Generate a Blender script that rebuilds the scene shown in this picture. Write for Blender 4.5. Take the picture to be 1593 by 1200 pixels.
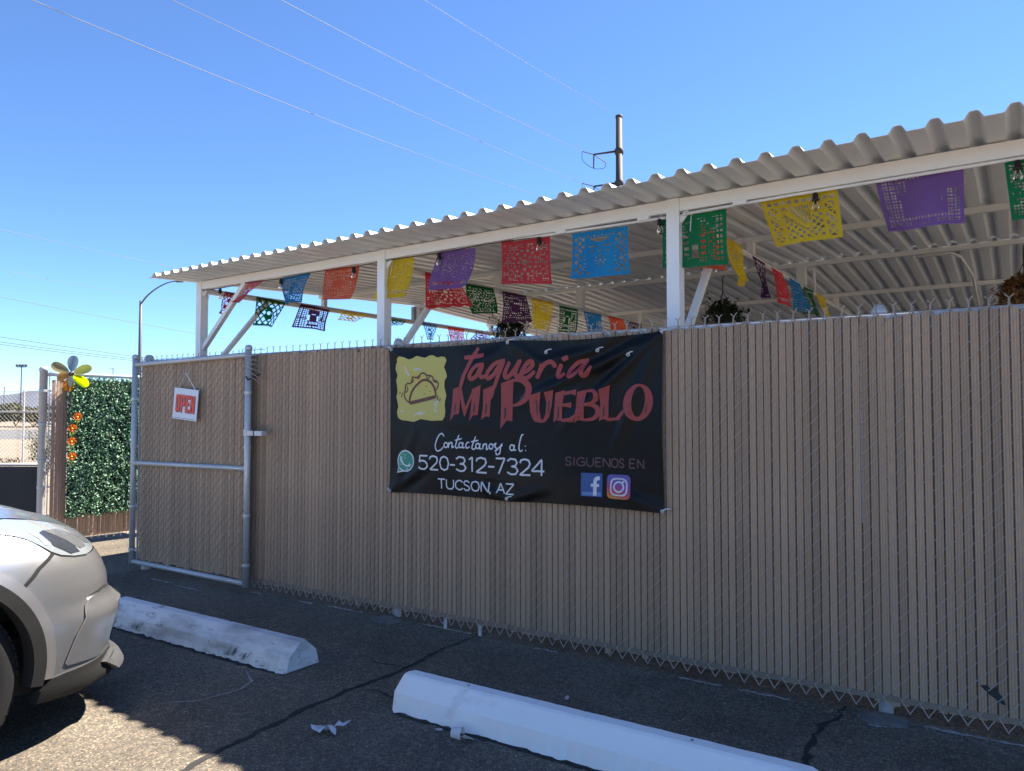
import bpy, bmesh, math, random
from math import sin, cos, pi, radians, sqrt, exp
from mathutils import Vector, Matrix
from mathutils.geometry import delaunay_2d_cdt

random.seed(7)
scene = bpy.context.scene
for o in list(bpy.data.objects):
    bpy.data.objects.remove(o)
COL = scene.collection

# ---------------------------------------------------------------- camera
CAM_H = 1.34
YAW, PITCH = radians(32.21), math.atan(41 / 1135)
cam_d = bpy.data.cameras.new('camera')
cam = bpy.data.objects.new('camera', cam_d)
COL.objects.link(cam)
cam.location = (0, 0, CAM_H)
cam.rotation_euler = (pi / 2 + PITCH, 0, YAW)
cam_d.sensor_fit = 'HORIZONTAL'
cam_d.sensor_width = 36
cam_d.lens = 36 * 1135 / 1593
cam_d.clip_start, cam_d.clip_end = .05, 30000
scene.camera = cam

# ---------------------------------------------------------------- sky and sun
SUN = Vector((.335, .66, 1.0)).normalized()
EL = math.asin(SUN.z)
AZ = math.atan2(SUN.x, SUN.y)            # clockwise from +y
world = bpy.data.worlds.new('World')
scene.world = world
world.use_nodes = True
wn = world.node_tree
bg = wn.nodes['Background']
sky = wn.nodes.new('ShaderNodeTexSky')
sky.sky_type = 'NISHITA'
sky.sun_disc = False
sky.sun_elevation = EL
sky.sun_rotation = AZ
sky.altitude = 2500
sky.air_density = 1.0
sky.dust_density = 0
sky.ozone_density = 10
wn.links.new(sky.outputs[0], bg.inputs[0])
bg.inputs[1].default_value = .074
sl = bpy.data.lights.new('sun', 'SUN')
sl.energy = 5
sl.angle = radians(.53)
sl.color = (1, .93, .82)
so = bpy.data.objects.new('sun', sl)
COL.objects.link(so)
so.rotation_euler = SUN.to_track_quat('Z', 'Y').to_euler()
scene.view_settings.view_transform = 'Standard'
scene.view_settings.look = 'None'
scene.view_settings.exposure = 1.9
scene.view_settings.gamma = 1
scene.view_settings.use_curve_mapping = False
scene.cycles.max_bounces = 10
scene.cycles.diffuse_bounces = 5
scene.cycles.transparent_max_bounces = 12

# ---------------------------------------------------------------- materials
MATS = {}

def M(name, col, rough=.6, metal=0., var=None, col2=None, bump=None, rand=0., transl=0., coat=0., stretch=None, spec=.5, var2=None, sat_rand=None):
    """procedural principled material; var=(scale, low, high) mixes col -> col2 by noise, bump=(scale, strength, distance)"""
    if name in MATS:
        return MATS[name]
    m = bpy.data.materials.new(name)
    m.use_nodes = True
    nt = m.node_tree
    N, L = nt.nodes, nt.links
    b = N['Principled BSDF']
    b.inputs['Roughness'].default_value = rough
    b.inputs['Metallic'].default_value = metal
    b.inputs['Specular IOR Level'].default_value = spec
    b.inputs['Coat Weight'].default_value = coat
    b.inputs['Coat Roughness'].default_value = .08
    tc = N.new('ShaderNodeTexCoord')
    vec = tc.outputs['Object']
    if stretch:
        mp = N.new('ShaderNodeMapping')
        mp.inputs['Scale'].default_value = stretch
        L.new(vec, mp.inputs[0])
        vec = mp.outputs[0]
    def noise(scale, detail=5, rgh=.6):
        n = N.new('ShaderNodeTexNoise')
        n.inputs['Scale'].default_value = scale
        n.inputs['Detail'].default_value = detail
        n.inputs['Roughness'].default_value = rgh
        L.new(vec, n.inputs['Vector'])
        return n.outputs[0]
    def ramp(src, lo, hi):
        r = N.new('ShaderNodeMapRange')
        r.inputs[1].default_value = lo
        r.inputs[2].default_value = hi
        L.new(src, r.inputs[0])
        return r.outputs[0]
    def mix(fac, a, c):
        x = N.new('ShaderNodeMix')
        x.data_type = 'RGBA'
        if hasattr(fac, 'default_value') or not isinstance(fac, (int, float)):
            L.new(fac, x.inputs[0])
        else:
            x.inputs[0].default_value = fac
        for src, i in ((a, 6), (c, 7)):
            if isinstance(src, (tuple, list)):
                x.inputs[i].default_value = (*src[:3], 1)
            else:
                L.new(src, x.inputs[i])
        return x.outputs[2]
    out = tuple(col)
    if var:
        out = mix(ramp(noise(var[0]), var[1], var[2]), col, col2)
    if var2:                                   # (scale, low, high, colour)
        out = mix(ramp(noise(var2[0], 8, .7), var2[1], var2[2]), out, var2[3])
    if rand:
        oi = N.new('ShaderNodeObjectInfo')
        mr = N.new('ShaderNodeMapRange')
        mr.inputs[3].default_value = 1 - rand
        mr.inputs[4].default_value = 1 + rand
        L.new(oi.outputs['Random'], mr.inputs[0])
        hs = N.new('ShaderNodeHueSaturation')
        L.new(mr.outputs[0], hs.inputs['Value'])
        if isinstance(out, tuple):
            hs.inputs['Color'].default_value = (*out[:3], 1)
        else:
            L.new(out, hs.inputs['Color'])
        out = hs.outputs[0]
    if isinstance(out, tuple):
        b.inputs['Base Color'].default_value = (*out[:3], 1)
    else:
        L.new(out, b.inputs['Base Color'])
    if bump:
        bp = N.new('ShaderNodeBump')
        bp.inputs['Strength'].default_value = bump[1]
        bp.inputs['Distance'].default_value = bump[2]
        L.new(noise(bump[0], 6, .65), bp.inputs['Height'])
        L.new(bp.outputs[0], b.inputs['Normal'])
    if transl:
        t = N.new('ShaderNodeBsdfTranslucent')
        if isinstance(out, tuple):
            t.inputs[0].default_value = (*out[:3], 1)
        else:
            L.new(out, t.inputs[0])
        ms = N.new('ShaderNodeMixShader')
        ms.inputs[0].default_value = transl
        L.new(b.outputs[0], ms.inputs[1])
        L.new(t.outputs[0], ms.inputs[2])
        L.new(ms.outputs[0], N['Material Output'].inputs[0])
    MATS[name] = m
    return m

def glass(name, col=(1, 1, 1), rough=.02, ior=1.45):
    m = bpy.data.materials.new(name)
    m.use_nodes = True
    b = m.node_tree.nodes['Principled BSDF']
    b.inputs['Base Color'].default_value = (*col, 1)
    b.inputs['Roughness'].default_value = rough
    b.inputs['Transmission Weight'].default_value = 1
    b.inputs['IOR'].default_value = ior
    MATS[name] = m
    return m

def asphalt():
    m = bpy.data.materials.new('asphalt')
    m.use_nodes = True
    nt = m.node_tree
    N, L = nt.nodes, nt.links
    b = N['Principled BSDF']
    b.inputs['Roughness'].default_value = .9
    b.inputs['Specular IOR Level'].default_value = .25
    tc = N.new('ShaderNodeTexCoord')
    v = N.new('ShaderNodeTexVoronoi')
    v.inputs['Scale'].default_value = 150
    L.new(tc.outputs['Object'], v.inputs['Vector'])
    v2 = N.new('ShaderNodeTexVoronoi')
    v2.inputs['Scale'].default_value = 42
    L.new(tc.outputs['Object'], v2.inputs['Vector'])
    cr = N.new('ShaderNodeValToRGB')           # stone colours cell by cell
    e = cr.color_ramp.elements
    e[0].position, e[0].color = 0, (.070, .062, .052, 1)
    e[1].position, e[1].color = 1, (.31, .245, .168, 1)
    for p, c in ((.3, (.108, .093, .076, 1)), (.65, (.136, .115, .090, 1)), (.9, (.19, .153, .110, 1))):
        k = e.new(p)
        k.color = c
    sp = N.new('ShaderNodeSeparateColor')
    L.new(v.outputs['Color'], sp.inputs[0])
    L.new(sp.outputs[0], cr.inputs[0])
    n = N.new('ShaderNodeTexNoise')
    n.inputs['Scale'].default_value = 1.3
    n.inputs['Detail'].default_value = 8
    n.inputs['Roughness'].default_value = .62
    L.new(tc.outputs['Object'], n.inputs['Vector'])
    mr = N.new('ShaderNodeMapRange')
    mr.inputs[1].default_value, mr.inputs[2].default_value = .3, .7
    mr.inputs[3].default_value, mr.inputs[4].default_value = .66, 1.25
    L.new(n.outputs[0], mr.inputs[0])
    sp2 = N.new('ShaderNodeSeparateColor')
    L.new(v2.outputs['Color'], sp2.inputs[0])
    mr2 = N.new('ShaderNodeMapRange')
    mr2.inputs[3].default_value, mr2.inputs[4].default_value = .86, 1.13
    L.new(sp2.outputs[1], mr2.inputs[0])
    mu = N.new('ShaderNodeMath')
    mu.operation = 'MULTIPLY'
    L.new(mr.outputs[0], mu.inputs[0])
    L.new(mr2.outputs[0], mu.inputs[1])
    hs = N.new('ShaderNodeHueSaturation')
    L.new(cr.outputs[0], hs.inputs['Color'])
    L.new(mu.outputs[0], hs.inputs['Value'])
    L.new(hs.outputs[0], b.inputs['Base Color'])
    bp = N.new('ShaderNodeBump')
    bp.inputs['Strength'].default_value = .5
    bp.inputs['Distance'].default_value = .004
    n2 = N.new('ShaderNodeTexNoise')
    n2.inputs['Scale'].default_value = 130
    n2.inputs['Detail'].default_value = 5
    L.new(tc.outputs['Object'], n2.inputs['Vector'])
    L.new(n2.outputs[0], bp.inputs['Height'])
    L.new(bp.outputs[0], b.inputs['Normal'])
    MATS['asphalt'] = m
    return m

asphalt()
GALV = M('galvanised_steel', (.58, .58, .575), .42, .25, var=(60, .35, .7), col2=(.46, .465, .465))
WIRE = M('galvanised_wire', (.41, .345, .285), .6, 0)
SLAT = M('brown_slat_plastic', (.425, .288, .182), .6, 0, var=(14, .35, .75), col2=(.345, .232, .147), rand=.18, var2=(5, .60, .80, (.47, .36, .26)), stretch=(1, 1, .12))
SLATL = M('brown_slat_pale', (.48, .30, .195), .6, 0, rand=.12)  # paler brown for the side fence slats and channel
CHAN = M('brown_channel', (.29, .21, .15), .6, 0, var=(9, .3, .7), col2=(.22, .16, .115))
WHITE = M('white_painted_steel', (.86, .86, .85), .45, 0, var=(7, .5, .85), col2=(.79, .78, .76))
ROOF = M('white_roof_metal', (.86, .88, .90), .42, .0, var=(2.2, .4, .75), col2=(.79, .81, .825), stretch=(1, .25, 1))
BLACK = M('black_plastic', (.012, .012, .013), .5)
ROPE = M('white_cord', (.75, .74, .72), .7)
CONC = M('white_painted_concrete', (.90, .88, .84), .75, 0, var=(5, .62, .85), col2=(.58, .55, .51), bump=(60, .25, .005), var2=(30, .70, .76, (.20, .19, .19)))
CONC_GREY = M('grey_concrete', (.17, .155, .135), .9, 0, var=(20, .3, .7), col2=(.10, .092, .082), bump=(50, .5, .01))
DARK = M('asphalt_crack_tar', (.018, .017, .017), .85)
PAINT_OLD = M('worn_white_paint', (.34, .33, .32), .85, 0, var=(40, .4, .6), col2=(.18, .18, .18))
DIRT = M('desert_dirt', (.25, .195, .14), .95, 0, var=(.6, .3, .7), col2=(.20, .155, .11), bump=(9, .6, .05), var2=(30, .55, .75, (.15, .12, .09)))
FLOORC = M('patio_concrete', (.12, .112, .10), .9, 0, var=(3, .3, .7), col2=(.095, .088, .08))

# ---------------------------------------------------------------- mesh helpers
class MB:
    def __init__(s):
        s.v, s.f = [], []
    def add(s, v, f):
        o = len(s.v)
        s.v += [tuple(p) for p in v]
        s.f += [tuple(i + o for i in q) for q in f]
        return s
    def box(s, c, d, rz=0., m=None):
        hx, hy, hz = d[0] / 2, d[1] / 2, d[2] / 2
        v = [Vector((x, y, z)) for x in (-hx, hx) for y in (-hy, hy) for z in (-hz, hz)]
        R = m if m is not None else Matrix.Rotation(rz, 3, 'Z')
        v = [R @ p + Vector(c) for p in v]
        return s.add(v, [(0, 1, 3, 2), (4, 6, 7, 5), (0, 4, 5, 1), (2, 3, 7, 6), (0, 2, 6, 4), (1, 5, 7, 3)])
    def bar(s, a, b, w, h=None):
        """rectangular bar from a to b"""
        a, b = Vector(a), Vector(b)
        h = h or w
        d = (b - a).normalized()
        up = Vector((0, 0, 1)) if abs(d.z) < .95 else Vector((0, 1, 0))
        x = d.cross(up).normalized()
        y = x.cross(d)
        v = []
        for p in (a, b):
            for sx, sy in ((-1, -1), (1, -1), (1, 1), (-1, 1)):
                v.append(p + x * sx * w / 2 + y * sy * h / 2)
        return s.add(v, [(3, 2, 1, 0), (4, 5, 6, 7), (0, 1, 5, 4), (1, 2, 6, 5), (2, 3, 7, 6), (3, 0, 4, 7)])
    def tube(s, pts, r, n=8, caps=True):
        pts = [Vector(p) for p in pts]
        rr = r if isinstance(r, (list, tuple)) else [r] * len(pts)
        v, f = [], []
        prev = None
        for i, p in enumerate(pts):
            a = pts[max(i - 1, 0)]
            b = pts[min(i + 1, len(pts) - 1)]
            d = (b - a).normalized()
            if prev is None:
                u = Vector((0, 0, 1)) if abs(d.z) < .9 else Vector((1, 0, 0))
                x = d.cross(u).normalized()
            else:
                x = (prev - d * prev.dot(d)).normalized()
            prev = x
            y = d.cross(x)
            for k in range(n):
                t = 2 * pi * k / n
                v.append(p + (x * cos(t) + y * sin(t)) * rr[i])
        for i in range(len(pts) - 1):
            for k in range(n):
                k2 = (k + 1) % n
                f.append((i * n + k, i * n + k2, (i + 1) * n + k2, (i + 1) * n + k))
        if caps:
            f.append(tuple(range(n - 1, -1, -1)))
            f.append(tuple((len(pts) - 1) * n + k for k in range(n)))
        return s.add(v, f)
    def lathe(s, prof, c=(0, 0, 0), n=20, axis='z'):
        v, f = [], []
        for r, h in prof:
            for k in range(n):
                t = 2 * pi * k / n
                p = (r * cos(t), r * sin(t), h)
                if axis == 'x':
                    p = (h, r * cos(t), r * sin(t))
                if axis == 'y':
                    p = (r * cos(t), h, r * sin(t))
                v.append((p[0] + c[0], p[1] + c[1], p[2] + c[2]))
        for i in range(len(prof) - 1):
            for k in range(n):
                k2 = (k + 1) % n
                f.append((i * n + k, i * n + k2, (i + 1) * n + k2, (i + 1) * n + k))
        return s.add(v, f)
    def build(s, name, mat, parent=None, smooth=False, loc=None, rot=None):
        me = bpy.data.meshes.new(name)
        me.from_pydata(s.v, [], s.f)
        me.materials.append(mat)
        if smooth:
            me.polygons.foreach_set('use_smooth', [True] * len(me.polygons))
        me.update()
        return link(name, me, parent, loc, rot)

def link(name, me, parent=None, loc=None, rot=None):
    o = bpy.data.objects.new(name, me)
    COL.objects.link(o)
    if parent:
        o.parent = parent
    if loc:
        o.location = loc
    if rot:
        o.rotation_euler = rot
    return o

def tag(o, label, cat, group=None):
    o['label'] = label
    o['category'] = cat
    if group:
        o['group'] = group
    return o

def structure(o):
    o['kind'] = 'structure'
    return o

def empty(name, loc=(0, 0, 0), rz=0.):
    o = bpy.data.objects.new(name, None)
    COL.objects.link(o)
    o.location = loc
    o.rotation_euler = (0, 0, rz)
    o.empty_display_size = .1
    return o

def auto(o, ang=35):
    """smooth shading with sharp edges above the angle"""
    me = o.data
    bm = bmesh.new()
    bm.from_mesh(me)
    bmesh.ops.recalc_face_normals(bm, faces=bm.faces)
    for e in bm.edges:
        if len(e.link_faces) == 2:
            e.smooth = e.calc_face_angle(0) < radians(ang)
    for fc in bm.faces:
        fc.smooth = True
    bm.to_mesh(me)
    bm.free()
    return o

def sheet(name, x0, y0, x1, y1, z, mat, n=1):
    b = MB()
    v = [(x0 + (x1 - x0) * i / n, y0 + (y1 - y0) * j / n, z) for j in range(n + 1) for i in range(n + 1)]
    b.add(v, [(j * (n + 1) + i, j * (n + 1) + i + 1, (j + 1) * (n + 1) + i + 1, (j + 1) * (n + 1) + i) for j in range(n) for i in range(n)])
    return structure(b.build(name, mat))

def smooth_path(pts, k=4):
    """Catmull-Rom through the points"""
    P = [Vector(p) for p in pts]
    out = []
    for i in range(len(P) - 1):
        a, b, c, d = P[max(i - 1, 0)], P[i], P[i + 1], P[min(i + 2, len(P) - 1)]
        for j in range(k):
            t = j / k
            out.append(.5 * ((2 * b) + (c - a) * t + (2 * a - 5 * b + 4 * c - d) * t * t + (3 * b - a - 3 * c + d) * t ** 3))
    out.append(P[-1])
    return out

def ribbon(pts, w, k=4, taper=.5):
    """flat 2-D brush stroke -> verts, quads"""
    P = smooth_path([(p[0], p[1]) for p in pts], k) if k > 1 else [Vector((p[0], p[1])) for p in pts]
    n = len(P)
    ws = w if isinstance(w, (list, tuple)) else None
    nc = 4 if (max(ws) if ws else w) > .018 else 1
    v, f = [], []
    for i, p in enumerate(P):
        d = P[min(i + 1, n - 1)] - P[max(i - 1, 0)]
        if d.length < 1e-9:
            d = Vector((1, 0))
        d.normalize()
        nrm = Vector((-d.y, d.x))
        t = i / max(n - 1, 1)
        if ws:
            q = t * (len(ws) - 1)
            a = int(min(q, len(ws) - 2))
            ww = ws[a] + (ws[a + 1] - ws[a]) * (q - a)
        else:
            ww = w * (1 if taper >= 1 else taper + (1 - taper) * min(1, 6 * t, 6 * (1 - t)) ** .5)
        for c in range(nc + 1):
            v.append(p + nrm * ww * (.5 - c / nc))
    for i in range(n - 1):
        for c in range(nc):
            q = i * (nc + 1) + c
            f.append((q, q + 1, q + nc + 2, q + nc + 1))
    return v, f

def fill(loops, step=None):
    """triangulate 2-D loops (even-odd holes) with an inner grid -> verts, tris"""
    V, E = [], []
    for lp in loops:
        o = len(V)
        V += [Vector((p[0], p[1])) for p in lp]
        E += [(o + i, o + (i + 1) % len(lp)) for i in range(len(lp))]
    if step:
        xs = [p.x for p in V]
        ys = [p.y for p in V]
        sx, sy = step if isinstance(step, tuple) else (step, step)
        y = min(ys) + sy * .5
        while y < max(ys):
            x = min(xs) + sx * .5
            while x < max(xs):
                V.append(Vector((x, y)))
                x += sx
            y += sy
    r = delaunay_2d_cdt(V, E, [], 1, 1e-6)
    tris = []
    for t in r[2]:
        c = sum((r[0][i] for i in t), Vector((0, 0))) / len(t)
        inside = False
        for lp in loops:
            for i in range(len(lp)):
                (xa, ya), (xb, yb) = lp[i][:2], lp[i - 1][:2]
                if (ya > c.y) != (yb > c.y) and c.x < (xb - xa) * (c.y - ya) / (yb - ya) + xa:
                    inside = not inside
        if inside:
            tris.append(tuple(t))
    return r[0], tris

# ---------------------------------------------------------------- ground
sheet('ground', -9000, -9000, 9000, 9000, -.02, DIRT)
sheet('parking_lot', -16, -22, 22, 4.6, 0, MATS['asphalt'])
sheet('patio_floor', -5.9, 4.62, 6, 12, 0, FLOORC)
# distant road running across the view behind the left fence
rd = MB()
a, b2 = Vector((-40.0, 17.7)), Vector((-62, 27.3))
dr = Vector((.846, .533))
rd.add([(*(a - dr * 60), -.012), (*(a + dr * 60), -.012), (*(b2 + dr * 60), -.012), (*(b2 - dr * 60), -.012)], [(0, 1, 2, 3)])
structure(rd.build('road', M('grey_road', (.12, .117, .115), .9, 0, var=(.8, .3, .7), col2=(.10, .097, .095))))

lot = bpy.data.objects['parking_lot']
def crack(pts, w, name, z=.003, mat=DARK, jit=.02, seed=1):
    rnd = random.Random(seed)
    P = []
    for (x0, y0), (x1, y1) in zip(pts[:-1], pts[1:]):
        k = max(2, int(math.hypot(x1 - x0, y1 - y0) / .035))
        for i in range(k):
            t = i / k
            P.append((x0 + (x1 - x0) * t + rnd.uniform(-jit, jit) * .5, y0 + (y1 - y0) * t + rnd.uniform(-jit, jit) * .3))
    P.append(pts[-1])
    n = len(P)
    ws = [w * rnd.uniform(.45, 1.3) * min(1, .3 + 4 * i / n, .3 + 4 * (n - 1 - i) / n) for i in range(n)]
    v, f = ribbon(P, ws, 1)
    return MB().add([(p.x, p.y, z) for p in v], f).build(name, mat, lot)
crack([(-2.53, 3.72), (-2.555, 3.33), (-2.53, 2.865), (-2.57, 2.59), (-2.575, 2.3), (-2.55, 2.05), (-2.54, 1.89), (-2.5, 1.6), (-2.55, 1.1), (-2.6, .2)], .028, 'crack', seed=2)
crack([(-.505, 3.67), (-.53, 3.5), (-.575, 3.34), (-.583, 3.16), (-.566, 2.95), (-.5, 2.7), (-.52, 2.1)], .03, 'crack', seed=4, jit=.03)
crack([(-2.555, 2.6), (-2.45, 2.66), (-2.3, 2.64)], .007, 'crack', seed=5)
crack([(-2.53, 3.0), (-2.7, 2.95), (-2.83, 2.99)], .006, 'crack', seed=6)
crack([(-3.6, 1.0), (-3.0, 1.25), (-2.6, 1.2)], .006, 'crack', seed=9, jit=.04)
crack([(-3.16, 2.02), (-3.06, 2.14), (-3.0, 2.3), (-3.05, 2.42), (-3.2, 2.5)], .012, 'tyre_scuff_line', mat=PAINT_OLD, seed=8)
# remains of an old white line along the foot of the fence
rnd = random.Random(3)
for x0, x1, y in ((-4.56, -4.44, 3.60), (-4.06, -3.92, 3.605), (-3.78, -3.46, 3.625), (-3.3, -3.12, 3.60), (-2.96, -2.58, 3.635), (-2.12, -1.98, 3.61), (-1.28, -1.06, 3.60), (-.98, -.74, 3.60), (-.40, -.33, 3.50), (-.2, .03, 3.60), (.04, .2, 3.60), (-5.6, -5.3, 3.45), (-5.2, -4.95, 3.42)):
    n = max(4, int((x1 - x0) / .02))
    up = [(x0 + (x1 - x0) * i / n, y + rnd.uniform(.004, .02)) for i in range(n + 1)]
    dn = [(x0 + (x1 - x0) * i / n, y - rnd.uniform(.0, .016)) for i in range(n, -1, -1)]
    v, f = fill([up + dn])
    MB().add([(p.x, p.y, .0035) for p in v], f).build('worn_paint_mark', PAINT_OLD, lot)
# grime packed along the foot of the wheel stops and grit gathered under the fence
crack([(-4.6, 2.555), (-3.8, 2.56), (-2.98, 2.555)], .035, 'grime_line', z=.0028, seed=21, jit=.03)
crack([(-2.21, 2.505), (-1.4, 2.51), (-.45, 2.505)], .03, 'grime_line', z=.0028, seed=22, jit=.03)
rnd = random.Random(31)
gb = MB()
for i in range(900):
    if i < 520:
        x, y = rnd.uniform(-4.8, .6), 3.60 - abs(rnd.gauss(0, .07))
    else:
        x, y = rnd.uniform(-4.8, .4), rnd.uniform(1.4, 3.5)
    r = rnd.uniform(.0025, .007) * (1.6 if rnd.random() < .06 else 1)
    v = []
    for k in range(5):
        a_ = 2 * pi * k / 5 + rnd.random()
        v.append((x + r * cos(a_) * rnd.uniform(.7, 1.2), y + r * sin(a_) * rnd.uniform(.7, 1.2), .001))
    v.append((x + r * .2, y, r * rnd.uniform(.6, 1.1)))
    gb.add(v, [(k, (k + 1) % 5, 5) for k in range(5)])
gr_ = gb.build('gravel', M('loose_grit', (.22, .19, .15), .9, 0, var=(9, .3, .7), col2=(.12, .11, .10)))
gr_['kind'] = 'stuff'
gr_['label'] = 'loose grit scattered on the asphalt along the fence'
gr_['category'] = 'gravel'

# ---------------------------------------------------------------- privacy fences
PIT = .0352                      # slat pitch, half a mesh diamond
SLAT_PROF = [(-.0154, .014), (-.0154, .0005), (-.0136, -.0040), (-.0078, -.0038), (-.0058, -.0018), (-.0036, -.0038), (.0036, -.0038), (.0058, -.0018), (.0078, -.0038), (.0136, -.0040), (.0154, .0005), (.0154, .014)]

def slat_mesh(z0, z1, name='slat', mat=SLAT):
    b = MB()
    n = len(SLAT_PROF)
    v = [(x, y, z0) for x, y in SLAT_PROF] + [(x, y, z1) for x, y in SLAT_PROF]
    f = [(i, i + 1, n + i + 1, n + i) for i in range(n - 1)] + [(n - 1, 0, n, 2 * n - 1), tuple(range(n, 2 * n))]
    b.add(v, f)
    me = bpy.data.meshes.new(name)
    me.from_pydata(b.v, [], b.f)
    me.materials.append(mat)
    return me

def chain_mesh(x0, ncol, z0, z1, barbs=True, tips=True, r=.0023, front=.0082, seg=4):
    """woven wire: each column spirals round its slat, '/' in front, '\\' behind"""
    b = MB()
    d = PIT
    for c in range(ncol):
        xl = x0 + c * PIT
        xr = xl + PIT
        z = z0 + (0 if c % 2 == 0 else d)
        if z > z0 + 1e-6:
            b.tube([(xr, .0008, z0), (xr - .004, .0165, z0 + .004), (xl + .004, .0165, z - .004), (xl, 0, z)], r, seg, False)
        while z < z1 - d * .5:
            b.tube([(xl, .0005, z), (xl + .005, -front, z + .004), (xr - .005, -front, z + d - .004), (xr, -.0005, z + d)], r, seg, False)
            if z + 1.5 * d < z1:
                b.tube([(xr, 0, z + d), (xr - .004, .0165, z + d + .004), (xl + .004, .0165, z + 2 * d - .004), (xl, 0, z + 2 * d)], r, 3, False)
            z += 2 * d
    for c in range(0, ncol, 2):
        x = x0 + c * PIT
        if barbs:
            j = random.uniform(-.003, .003)
            zz = z1 - .012
            b.tube([(x - .016, -.004, zz - .012), (x - .002, -.003, zz + .010), (x + .003, -.002, zz + .020), (x - .003, 0, zz + .030), (x + .003 + j, -.001, zz + .040), (x + .016 + j, -.003, zz + .054 + random.uniform(-.003, .003))], r, seg)
            b.tube([(x + .016, .003, zz - .012), (x + .002, .002, zz + .010), (x - .003, .002, zz + .020), (x + .003, 0, zz + .030), (x - .003 + j, .001, zz + .040), (x - .016 + j, .003, zz + .051 + random.uniform(-.003, .003))], r, seg)
        if tips:
            zz = z0 + .006
            b.tube([(x, -.005, zz), (x + PIT * .93, -.009, zz - .052), (x + PIT * 1.0, -.006, zz - .058), (x + PIT * 1.07, -.002, zz - .050), (x + 2 * PIT, -.004, zz)], r * 1.1, seg)
    return b

def slats(parent, x0, n, z0, z1, y=0., mat=SLAT, seed=1, jit=1.):
    me = slat_mesh(z0, z1, 'slat', mat)
    rnd = random.Random(seed)
    for i in range(n):
        slip = rnd.uniform(-.03, .0) if rnd.random() < .06 else 0
        o = link('slat', me, parent, (x0 + (i + .5) * PIT + rnd.uniform(-.0008, .0008) * jit, y + rnd.uniform(-.0008, .0008), rnd.uniform(-.012, .006) * jit + slip),
                 (0, rnd.uniform(-.0011, .0011) * jit, rnd.uniform(-.05, .05) * jit))

FY = 3.62
fence = empty('privacy_fence', (0, FY, 0))
tag(fence, 'long chain-link fence with brown vertical privacy slats behind the banner', 'fence')
NS = 164
FX0 = -4.72
slats(fence, FX0, NS, .078, 1.772, seed=11)
cm = chain_mesh(FX0, NS, .088, 1.785).build('chain_link_mesh', WIRE, fence)
cm['kind'] = 'stuff'
FX1 = FX0 + NS * PIT
MB().box(((FX0 + FX1) / 2, -.001, .090), (FX1 - FX0, .0095, .026)).build('bottom_channel', CHAN, fence)
MB().tube([(FX0 - 1.25, 0.042, 1.765), (FX1, .042, 1.765)], .021, 10).build('top_rail', GALV, fence, True)
for x in (-3.22, -.35, 1.05):
    b = MB().lathe([(.030, 0), (.030, 1.78), (.034, 1.785), (.034, 1.80), (.02, 1.825), (.0005, 1.83)], (x, .075, 0), 14)
    b.build('fence_post', GALV, fence, True)
    w = MB()
    k = 22
    ring = [(x + (.09 + .06 * random.random()) * cos(2 * pi * i / k), .0 + (.07 + .03 * random.random()) * sin(2 * pi * i / k)) for i in range(k)]
    v, f = fill([ring], .05)
    edge = {i for i in range(len(v)) if any((Vector(q) - v[i]).length < 1e-4 for q in ring)}
    w.add([(p.x, p.y - .02, .002 if i in edge else .012 + .008 * random.random()) for i, p in enumerate(v)], f)
    w.build('post_footing', CONC_GREY, fence, True)
for x in (-2.78, -2.52):
    MB().lathe([(.011, .0), (.011, .07), (.0005, .075)], (x, .02, 0), 10).build('ground_stake', GALV, fence, True)
# dark spray mark low on the slats
mk = MB()
v, f = fill([[(-.045, .035), (-.02, .04), (-.005, .025), (.005, .035), (.012, .045), (.018, .02), (.03, .005), (.045, -.03), (.032, -.028), (.01, -.012), (-.012, .003), (-.03, .02)]], .01)
mk.add([(.05 + p.x, -.0055, .178 + p.y) for p in v], f)
mk.build('dark_mark', M('black_spray', (.03, .028, .028), .7), fence)
# fence end post with a ball cap beside the gate
ep = empty('gate_post', (-6.0, FY + .03, 0))
tag(ep, 'galvanised terminal post with rounded cap behind the hinge edge of the gate', 'post')
MB().lathe([(.036, 0), (.036, 1.77)], (0, 0, 0), 16).build('pipe', GALV, ep, True)
MB().lathe([(.041, 1.755), (.042, 1.785), (.038, 1.81), (.024, 1.828), (.0005, 1.834)], (0, 0, 0), 16).build('post_cap', GALV, ep, True)

# swing gate folded back flat against the fence
gate = empty('gate', (-5.99, 3.52, 0))
tag(gate, 'brown slatted chain-link gate in a galvanised pipe frame with the open sign', 'gate')
GW = 1.468
MB().tube([(0, 0, .068), (0, 0, 1.80)], .0225, 12).build('stile', GALV, gate, True)
MB().tube([(GW, 0, .058), (GW, 0, 1.815)], .0235, 12).build('stile', GALV, gate, True)
MB().lathe([(.026, 1.79), (.027, 1.805), (.02, 1.822), (.0005, 1.828)], (0, 0, 0), 12).build('post_cap', GALV, gate, True)
MB().lathe([(.027, 1.80), (.028, 1.815), (.021, 1.832), (.0005, 1.838)], (GW, 0, 0), 12).build('post_cap', GALV, gate, True)
for za, zb in ((.090, .082), (.912, .922), (1.738, 1.764)):
    MB().tube([(.018, 0, za), (GW - .018, 0, zb)], .019, 12).build('rail', GALV, gate, True)
NG = 39
slats(gate, .058, NG, .112, 1.752, .026, seed=5)
gm = chain_mesh(.058, NG, .125, 1.765, True, False).build('chain_link_mesh', WIRE, gate, loc=(0, .026, 0))
gm['kind'] = 'stuff'
MB().box((.047, .02, .93), (.005, .016, 1.64)).build('tension_bar', GALV, gate)
MB().box((GW - .038, .02, .93), (.005, .016, 1.64)).build('tension_bar', GALV, gate)
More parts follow.
